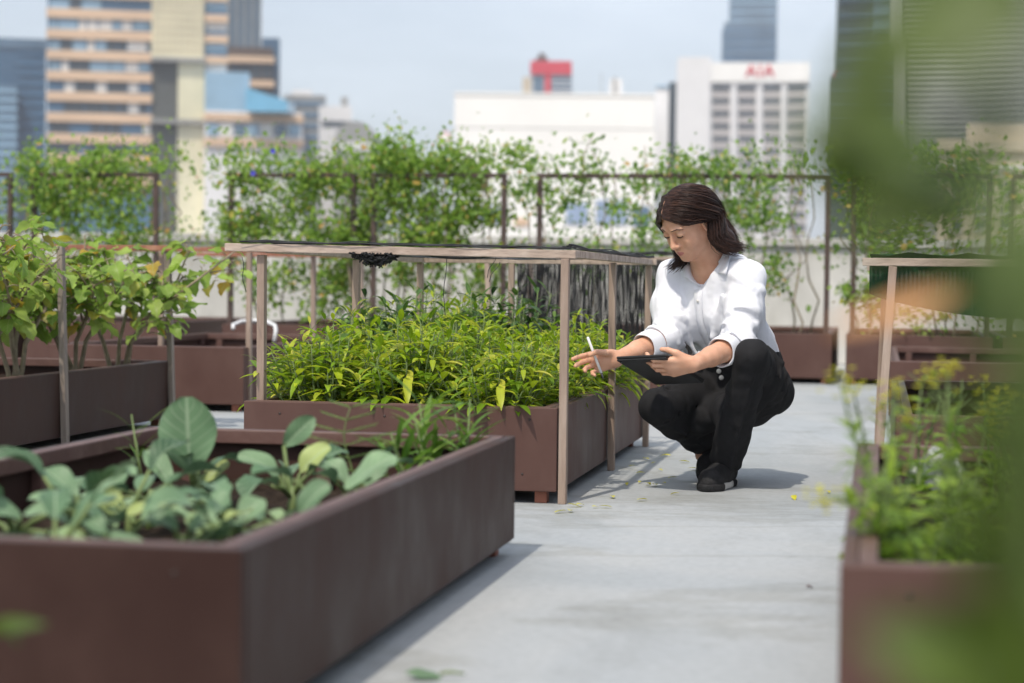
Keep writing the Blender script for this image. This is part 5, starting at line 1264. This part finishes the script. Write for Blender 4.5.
TF.cone(kneeL + (hemL - kneeL) * .28 + fh * -.015, kneeL + (hemL - kneeL) * .9 - fh * .018, .045, .048, .02)
shn = ankR - kneeR; hemR = ankR + shn * .11
TF.path([kneeR, kneeR + shn * .4, kneeR + shn * .75, hemR], [.052, .052, .050, .050], .025)
TF.cone(kneeR + shn * .3 + A_(0, 0, .02), hipR + A_(-.04, -.02, -.03), .045, .06, .03)
def tfold(pts, r_, sub=False, k=.012): TF.path([np.array(p) for p in pts], [r_ * .55] + [r_] * (len(pts) - 2) + [r_ * .55], k, sub=sub)
s1 = kneeL + (hemL - kneeL) * .12; s2 = kneeL + (hemL - kneeL) * .96; sx = np.cross(hemL - kneeL, A_(0, 1, 0)); sx /= np.linalg.norm(sx); toC = A_(-.1, -1, 0)
tfold([s1 + toC * .058 + sx * .018, (s1 + s2) / 2 + toC * .058 + sx * .016, s2 + toC * .058 + sx * .022], .007); tfold([s1 + toC * .060 + sx * .036, (s1 + s2) / 2 + toC * .058 + sx * .036, s2 + toC * .058 + sx * .042], .006, True)
tfold([s1 + toC * .062 - sx * .02, (s1 * .4 + s2 * .6) + toC * .060 - sx * .014], .006, True)
for i in range(5):
    c = kneeR + (hipR - kneeR) * (.10 + .13 * i); tfold([c + A_(0, -.03, .064), c + A_(-.02, -.07, .02), c + A_(.02, -.072, -.03)], .008, i % 2 == 1)
    c = hipL + (kneeL - hipL) * (.15 + .16 * i); tfold([c + A_(.03, 0, .07), c + A_(.075, -.01, .02), c + A_(.07, -.02, -.03)], .008, i % 2 == 0)
for i in range(4):
    c = kneeR + shn * (.15 + .2 * i); tfold([c + A_(-.03, -.05, .02), c + A_(-.01, -.064, -.01), c + A_(.03, -.055, -.04)], .007, i % 2 == 0)
TF.cone(hipL * .5 + kneeL * .5 - A_(0, 0, .05), kneeL * .45 + ankL * .55 + A_(.02, .07, 0), .05, .035, .03); TF.cone(pel - su * .05, kneeL * .5 + ankL * .5 + A_(-.01, .10, .0), .085, .06, .03)
TF.path([V3(P(702, 424, 6.42)), V3(P(711, 415, 6.40)), V3(P(718, 408, 6.40))], [.035, .038, .035], .03)
TF.displace(lambda p: .006 * vnoise(p, 15) + .0035 * vnoise(p + 5.1, 42) + .0035 * crease(p @ RT + 2.2, 12) - .003 * crease(p @ RT.T + 6.3, 15))
TF.cone(hemL - A_(0, 0, .0), hemL + (hemL - kneeL) * .5, .085, .085, 0, sub=True); TF.cone(hemL - (hemL - kneeL) * .12, hemL + (hemL - kneeL) * .2, .047, .049, .003, sub=True)
TF.cone(hemR + shn * .07, hemR + shn * .5, .09, .09, 0, sub=True)
tr_o = sdf_obj('trousers', TF, [M['black_cloth']], person, None, 2)
mb = MB(); rows = []
# the two collar leaves lying on the chest
for A0, B0_, C0, D0 in (((713.5, 251), (707, 270), (726, 275), (731, 252)), ((694.5, 264), (700.5, 286), (683, 276), (684, 263))):
    mb = MB(); vs = []; n1, n2 = 9, 8; tl = None
    for i in range(n1 + 1):
        for j in range(n2 + 1):
            s_, t_ = i / n1, j / n2
            top = (A0[0] + (D0[0] - A0[0]) * t_, A0[1] + (D0[1] - A0[1]) * t_); bot = (B0_[0] + (C0[0] - B0_[0]) * t_, B0_[1] + (C0[1] - B0_[1]) * t_)
            p, d_ = cam_hit(top[0] + (bot[0] - top[0]) * s_, top[1] + (bot[1] - top[1]) * s_, SF)
            dist = (p - np.array(EYE)) @ d_
            if dist < 6.9: tl = dist
            vs.append(np.array(EYE) + d_ * (tl or 6.36))
    vs = np.array(vs).reshape(n1 + 1, n2 + 1, 3)
    for _ in range(6): 
        w2 = vs.copy(); w2[1:-1, 1:-1] = (vs[:-2, 1:-1] + vs[2:, 1:-1] + vs[1:-1, :-2] + vs[1:-1, 2:]) / 4; w2[0, 1:-1] = (vs[0, :-2] + vs[0, 2:] + vs[0, 1:-1]) / 3; w2[-1, 1:-1] = (vs[-1, :-2] + vs[-1, 2:] + vs[-1, 1:-1]) / 3; vs = w2
    oc = -np.array(ray(705, 268)); oc /= np.linalg.norm(oc); lift = np.array([.010 * math.sin(PI * min(1, .25 + i / n1 * .55)) + .003 for i in range(n1 + 1)])
    vs = (vs + oc * lift[:, None, None] + sf * .002).reshape(-1, 3)
    mb.add(vs, [(i * (n2 + 1) + j, i * (n2 + 1) + j + 1, (i + 1) * (n2 + 1) + j + 1, (i + 1) * (n2 + 1) + j) for i in range(n1) for j in range(n2)])
    o = sub_mb(mb, 'collar_leaf', M['white_cloth'], shirt); sd = o.modifiers.new('thick', 'SOLIDIFY'); sd.thickness = .0025; sd.offset = 0
for i, (px, py) in enumerate(((715.5, 364), (719, 371), (721.5, 377.5))):      # buttoned waist
    d_ = np.array(ray(px, py)); d_ /= np.linalg.norm(d_); p = np.array(EYE) + d_ * 5.9
    for _ in range(1500):
        j = np.round((p - TF.lo) / TF.h).astype(int)
        if (j >= 0).all() and (j < TF.n).all() and TF.a[tuple(j)] < .001: break
        p = p + d_ * .001
    mb = MB(); nrm_ = -d_ * .85 + sf * .3; mb.tube([p + d_ * .003, p + nrm_ * .003, p + nrm_ * .0055], [.0082, .0082, .0055], 12); sub_mb(mb, 'waist_button', M['pearl'], tr_o)

# ------------------------------------------------------------------ shoes
def shoe(heel, toe, lift):
    """heel and toe: ground points of the sole; lift raises the heel"""
    up = Zu; d = toe - heel; L = np.linalg.norm(d); d = d / L; s_ = np.cross(up, d); s_ /= np.linalg.norm(s_); up = np.cross(d, s_)
    q = lambda a, b_, c: heel + d * a * L + s_ * b_ + up * c
    lo = np.minimum(heel, toe) - .08; hi = np.maximum(heel, toe) + A_(.08, .08, .16)
    F = Field(lo, hi, .0035)
    F.path([q(.14, 0, .040), q(.45, 0, .036), q(.80, .0, .030), q(.93, 0, .024)], [.034, .036, .036, .024], .02); F.cone(q(.16, 0, .06), q(.12, 0, .085), .036, .037, .02); F.cone(q(.35, 0, .055), q(.6, 0, .045), .034, .03, .02)
    for k in range(4): F.cone(q(.46 + .08 * k, -.02, .072 - .010 * k), q(.46 + .08 * k, .02, .072 - .010 * k), .0035, .0035, .003)
    F.slab(q(0, 0, .020), -up, 0); F.displace(lambda p: .0012 * vnoise(p, 120))
    o = sdf_obj('shoe', F, [M['shoe']], person, None, 2)
    G_ = Field(lo, hi, .0035); G_.path([q(.10, 0, .015), q(.42, 0, .012), q(.80, 0, .013), q(.95, 0, .016)], [.037, .036, .041, .026], .02); G_.slab(q(0, 0, .024), up, .003); G_.slab(q(0, 0, .001), -up, .002)
    V, Q = G_.mesh(2); me = bpy.data.meshes.new('sole'); me.from_pydata(V.tolist(), [], Q.tolist()); me.materials.append(M['shoe']); me.materials.append(M['sole'])
    c = V[Q].mean(1) - heel; t_ = (c @ d) / L; me.polygons.foreach_set('material_index', (((t_ > .30) & (t_ < .78) & ((c @ s_) > .005)) | ((t_ > .02) & (t_ < .12))).astype(np.int32)); me.polygons.foreach_set('use_smooth', [True] * len(Q))
    so = bpy.data.objects.new('sole', me); C.objects.link(so); so.parent = o; return o
toeL = V3(G(706, 492, 0)); shoe(toeL - A_(-.40, -.91, 0) * .235 / 1.0, toeL, 0)
toeR = V3(P(704, 478, 6.50)); toeR[2] = .004; shoe(ankR + A_(.085, .075, -.03), toeR, .1)

# ------------------------------------------------------------------ hair
capc = A_(-.012, 0, .050); capr = A_(.104, .0825, .090)
def push(q, s_=1.0):
    e = (q - capc) / (capr * s_); L = np.linalg.norm(e)
    return capc + e / L * (capr * s_) if L < 1 and q[2] > -.02 else q
HF_ = Field((.42, 6.10, .55), (.86, 6.60, 1.0), .0036)
HF_.ell(hd(*capc), HR, capr * HS * .95, 0)
HF_.ell(hd(-.055, 0, .0), HR, A_(.055, .072, .075), .03)
w_ = lambda px, py, Y: V3(P(px, py, Y))
HF_.path([hd(-.05, .045, .02), w_(716, 224, 6.36), w_(727, 238, 6.34), w_(735, 246, 6.33)], [.036, .026, .017, .006], .03)
HF_.path([hd(-.07, -.01, .01), w_(714, 220, 6.42), w_(725, 235, 6.42)], [.046, .032, .018], .03)
HF_.path([hd(-.01, -.070, .02), hd(.02, -.078, -.05), w_(676, 262, 6.36)], [.014, .013, .007], .02)
# the face stays clear
HF_.cone(hd(.105, .0, -.035), hd(.072, .0, .045), .080, .060, .008, sub=True); HF_.cone(hd(.08, .04, -.04), hd(.054, .048, .028), .056, .044, .008, sub=True); HF_.cone(hd(.085, -.04, -.04), hd(.064, -.045, .03), .05, .042, .008, sub=True)
HF_.ell(hd(.002, .078, -.002), HR, A_(.022, .022, .026), .004, sub=True)
HF_.displace(lambda p: .006 * vnoise(p * A_(1, 1, .5), 60) + .003 * vnoise(p, 150))
hair = sdf_obj('hair', HF_, [M['hair']], person, None, 2)
rh = random.Random(8); ngr = np.random.RandomState(3)
def loc(p): q = np.array(p) - headO; return A_(q @ hf, q @ hl, q @ hu) / HS
part = [A_(.084, -.012, .086), A_(.055, -.012, .118), A_(.015, -.010, .136), A_(-.03, -.008, .138), A_(-.075, 0, .118)]
def lerp_path(ps, t_):
    x = t_ * (len(ps) - 1); i = min(int(x), len(ps) - 2); return ps[i] + (ps[i + 1] - ps[i]) * (x - i)
# guides for her left side: from the parting, over the temple, behind the ear, down over the shoulder
GL = [[A_(.082, -.010, .093), A_(.076, .030, .081), A_(.052, .064, .056), A_(.008, .079, .046), A_(-.032, .084, .016), loc(w_(714, 240, 6.27)), loc(w_(722, 248, 6.26)), loc(w_(731, 251, 6.26))],
      [A_(.066, -.011, .108), A_(.056, .040, .105), A_(.028, .075, .078), A_(-.008, .088, .040), A_(-.040, .086, .0), loc(w_(715, 236, 6.28)), loc(w_(726, 246, 6.28)), loc(w_(744, 249, 6.30))],
      [A_(.035, -.011, .130), A_(.025, .042, .124), A_(-.002, .080, .090), A_(-.040, .084, .045), A_(-.070, .072, .0), loc(w_(718, 233, 6.31)), loc(w_(729, 243, 6.32)), loc(w_(739, 247, 6.32))],
      [A_(-.005, -.009, .139), A_(-.012, .040, .130), A_(-.040, .074, .095), A_(-.078, .068, .045), A_(-.098, .050, .0), loc(w_(721, 227, 6.36)), loc(w_(730, 237, 6.36)), loc(w_(736, 243, 6.36))],
      [A_(-.045, -.006, .134), A_(-.055, .034, .122), A_(-.085, .050, .085), A_(-.105, .042, .035), A_(-.115, .025, -.02), loc(w_(723, 223, 6.40)), loc(w_(730, 233, 6.40)), loc(w_(734, 240, 6.40))],
      [A_(-.08, 0, .116), A_(-.095, .012, .095), A_(-.112, .015, .055), A_(-.120, .01, .01), A_(-.122, .0, -.04), loc(w_(721, 222, 6.45)), loc(w_(728, 232, 6.45)), loc(w_(731, 238, 6.45))]]
GR = [[A_(.084, -.014, .086), A_(.078, -.045, .072), A_(.055, -.072, .040), A_(.035, -.082, .0), A_(.035, -.082, -.05), loc(w_(679, 256, 6.36)), loc(w_(675, 263, 6.36)), loc(w_(668, 268, 6.36))],
      [A_(.06, -.014, .110), A_(.055, -.05, .098), A_(.03, -.082, .055), A_(.01, -.088, .0), A_(.01, -.085, -.06), loc(w_(682, 257, 6.38)), loc(w_(679, 264, 6.38)), loc(w_(674, 269, 6.38))],
      [A_(.01, -.012, .136), A_(.0, -.055, .122), A_(-.02, -.085, .07), A_(-.03, -.088, .0), A_(-.03, -.08, -.07), loc(w_(690, 258, 6.45)), loc(w_(688, 262, 6.45)), loc(w_(686, 265, 6.45))],
      [A_(-.06, -.005, .13), A_(-.075, -.045, .11), A_(-.1, -.055, .06), A_(-.11, -.045, .0), A_(-.11, -.03, -.06), loc(w_(715, 240, 6.50)), loc(w_(718, 246, 6.5)), loc(w_(720, 250, 6.5))]]
def strands(Gs, N, rad, jit, seed):
    r_ = random.Random(seed); mb = MB()
    for i in range(N):
        x = r_.random() * (len(Gs) - 1.001); g = int(x); f = x - g; end = r_.uniform(.80, 1.0); off = A_(r_.gauss(0, jit), r_.gauss(0, jit), r_.gauss(0, jit)); lay = r_.uniform(.99, 1.04); pts = []; K = 15
        ph = r_.uniform(0, 6.28); wv = r_.uniform(0, .004)
        ctrl = [Gs[g][k] * (1 - f) + Gs[g + 1][k] * f for k in range(8)]
        for k in range(K + 1):
            t_ = k / K * end * 7; j = min(6, int(t_)); u = t_ - j
            p0, p1, p2, p3 = ctrl[max(0, j - 1)], ctrl[j], ctrl[j + 1], ctrl[min(7, j + 2)]
            q = .5 * ((2 * p1) + (p2 - p0) * u + (2 * p0 - 5 * p1 + 4 * p2 - p3) * u * u + (3 * p1 - p0 - 3 * p2 + p3) * u ** 3)
            q = q + off * min(1, t_ / 2.0) * (1 + .6 * t_ / 7) + A_(.5, .5, .2) * wv * math.sin(t_ * 1.6 + ph) * t_ / 4
            pts.append(Vector(hd(*push(q, lay))))
        mb.tube(pts, [rad * (.55 + .9 * math.sin(PI * min(1, .15 + k / K * .85))) for k in range(K + 1)], 4, False)
    return mb
sub_mb(strands(GL[1:], 70, .0005, .009, 5), 'flyaway_hair', M['hair']); sub_mb(strands(GL, 2600, .00085, .006, 1), 'hair_strands', M['hair']); sub_mb(strands(GR, 800, .0008, .0055, 2), 'hair_strands', M['hair'])

mb = MB(); pp = [A_(.085, -.011, .090), A_(.066, -.0115, .109), A_(.040, -.011, .128), A_(.012, -.0105, .137)]
mb.tube([Vector(hd(*(capc + (q - capc) / np.linalg.norm((q - capc) / capr) * 1.03))) for q in pp], [.0012, .0022, .0020, .0008], 5); sub_mb(mb, 'parting', M['skin'])
# ------------------------------------------------------------------ tablet and pen
M['tablet'] = surf('black_case', [(.3, (.012, .012, .013)), (.7, (.020, .020, .022))], scale=30, rough=.55, spec=.4); M['screen'] = flat2('dark_screen', (.012, .013, .016), .1, rough=.08)
M['pen'] = flat2('white_pen', (.80, .80, .80), .03, rough=.3); M['pen_tip'] = flat2('grey_tip', (.10, .10, .11), rough=.4)
tc3 = TA + e1 * .1225 + e2 * .0875
tb = thing('tablet', tc3, 'black tablet in a folded case held in her left hand', 'tablet')
mb = MB(); mb.box(tc3, e1 * .1225, e2 * .0875, tn * .0045); mb.build('case', M['tablet'], tb, False, .004)
mb = MB(); mb.box(tc3 - tn * .0078, e1 * .1205, e2 * .0855, tn * .003); mb.build('folded_cover', M['tablet'], tb, False, .0025)
mb = MB(); mb.box(tc3 + tn * .0049, e1 * .114, e2 * .080, tn * .0008); mb.build('screen', M['screen'], tb, False, .0006)
mb = MB(); cl = TA + e1 * .012 + e2 * .012 - tn * .0112; mb.tube([cl, cl - tn * .0012], [.005, .0042], 14); mb.build('camera_lens', M['screen'], tb)
pa, pb = V3(P(587.5, 337, 6.208)), V3(P(603.5, 379, 6.190)); pd = pb - pa
pen = thing('stylus_pen', pa, 'white stylus pen held in her right hand', 'pen')
mb = MB(); mb.tube([pa, pa + pd * .02, pa + pd * .86], [.003, .0044, .0044], 12); mb.build('barrel', M['pen'], pen)
mb = MB(); mb.tube([pa + pd * .862, pa + pd * .98, pb], [.0042, .0014, .0006], 12); mb.build('tip', M['pen_tip'], pen)
# ------------------------------------------------------------------ city haze
m, n, o_ = nodes_of('haze_air'); pv = n.nodes.new('ShaderNodeVolumePrincipled'); pv.inputs['Color'].default_value = (.93, .95, 1, 1); pv.inputs['Density'].default_value = .0004; pv.inputs['Anisotropy'].default_value = .2
n.links.new(pv.outputs[0], o_.inputs['Volume'])
mb = MB(); mb.box((0, 450, 85), (700, 0, 0), (0, 700, 0), (0, 0, 118)); hz = mb.build('haze', m, None, False); hz['kind'] = 'stuff'; hz['label'] = 'thin pale city haze between the roof garden and the far towers'
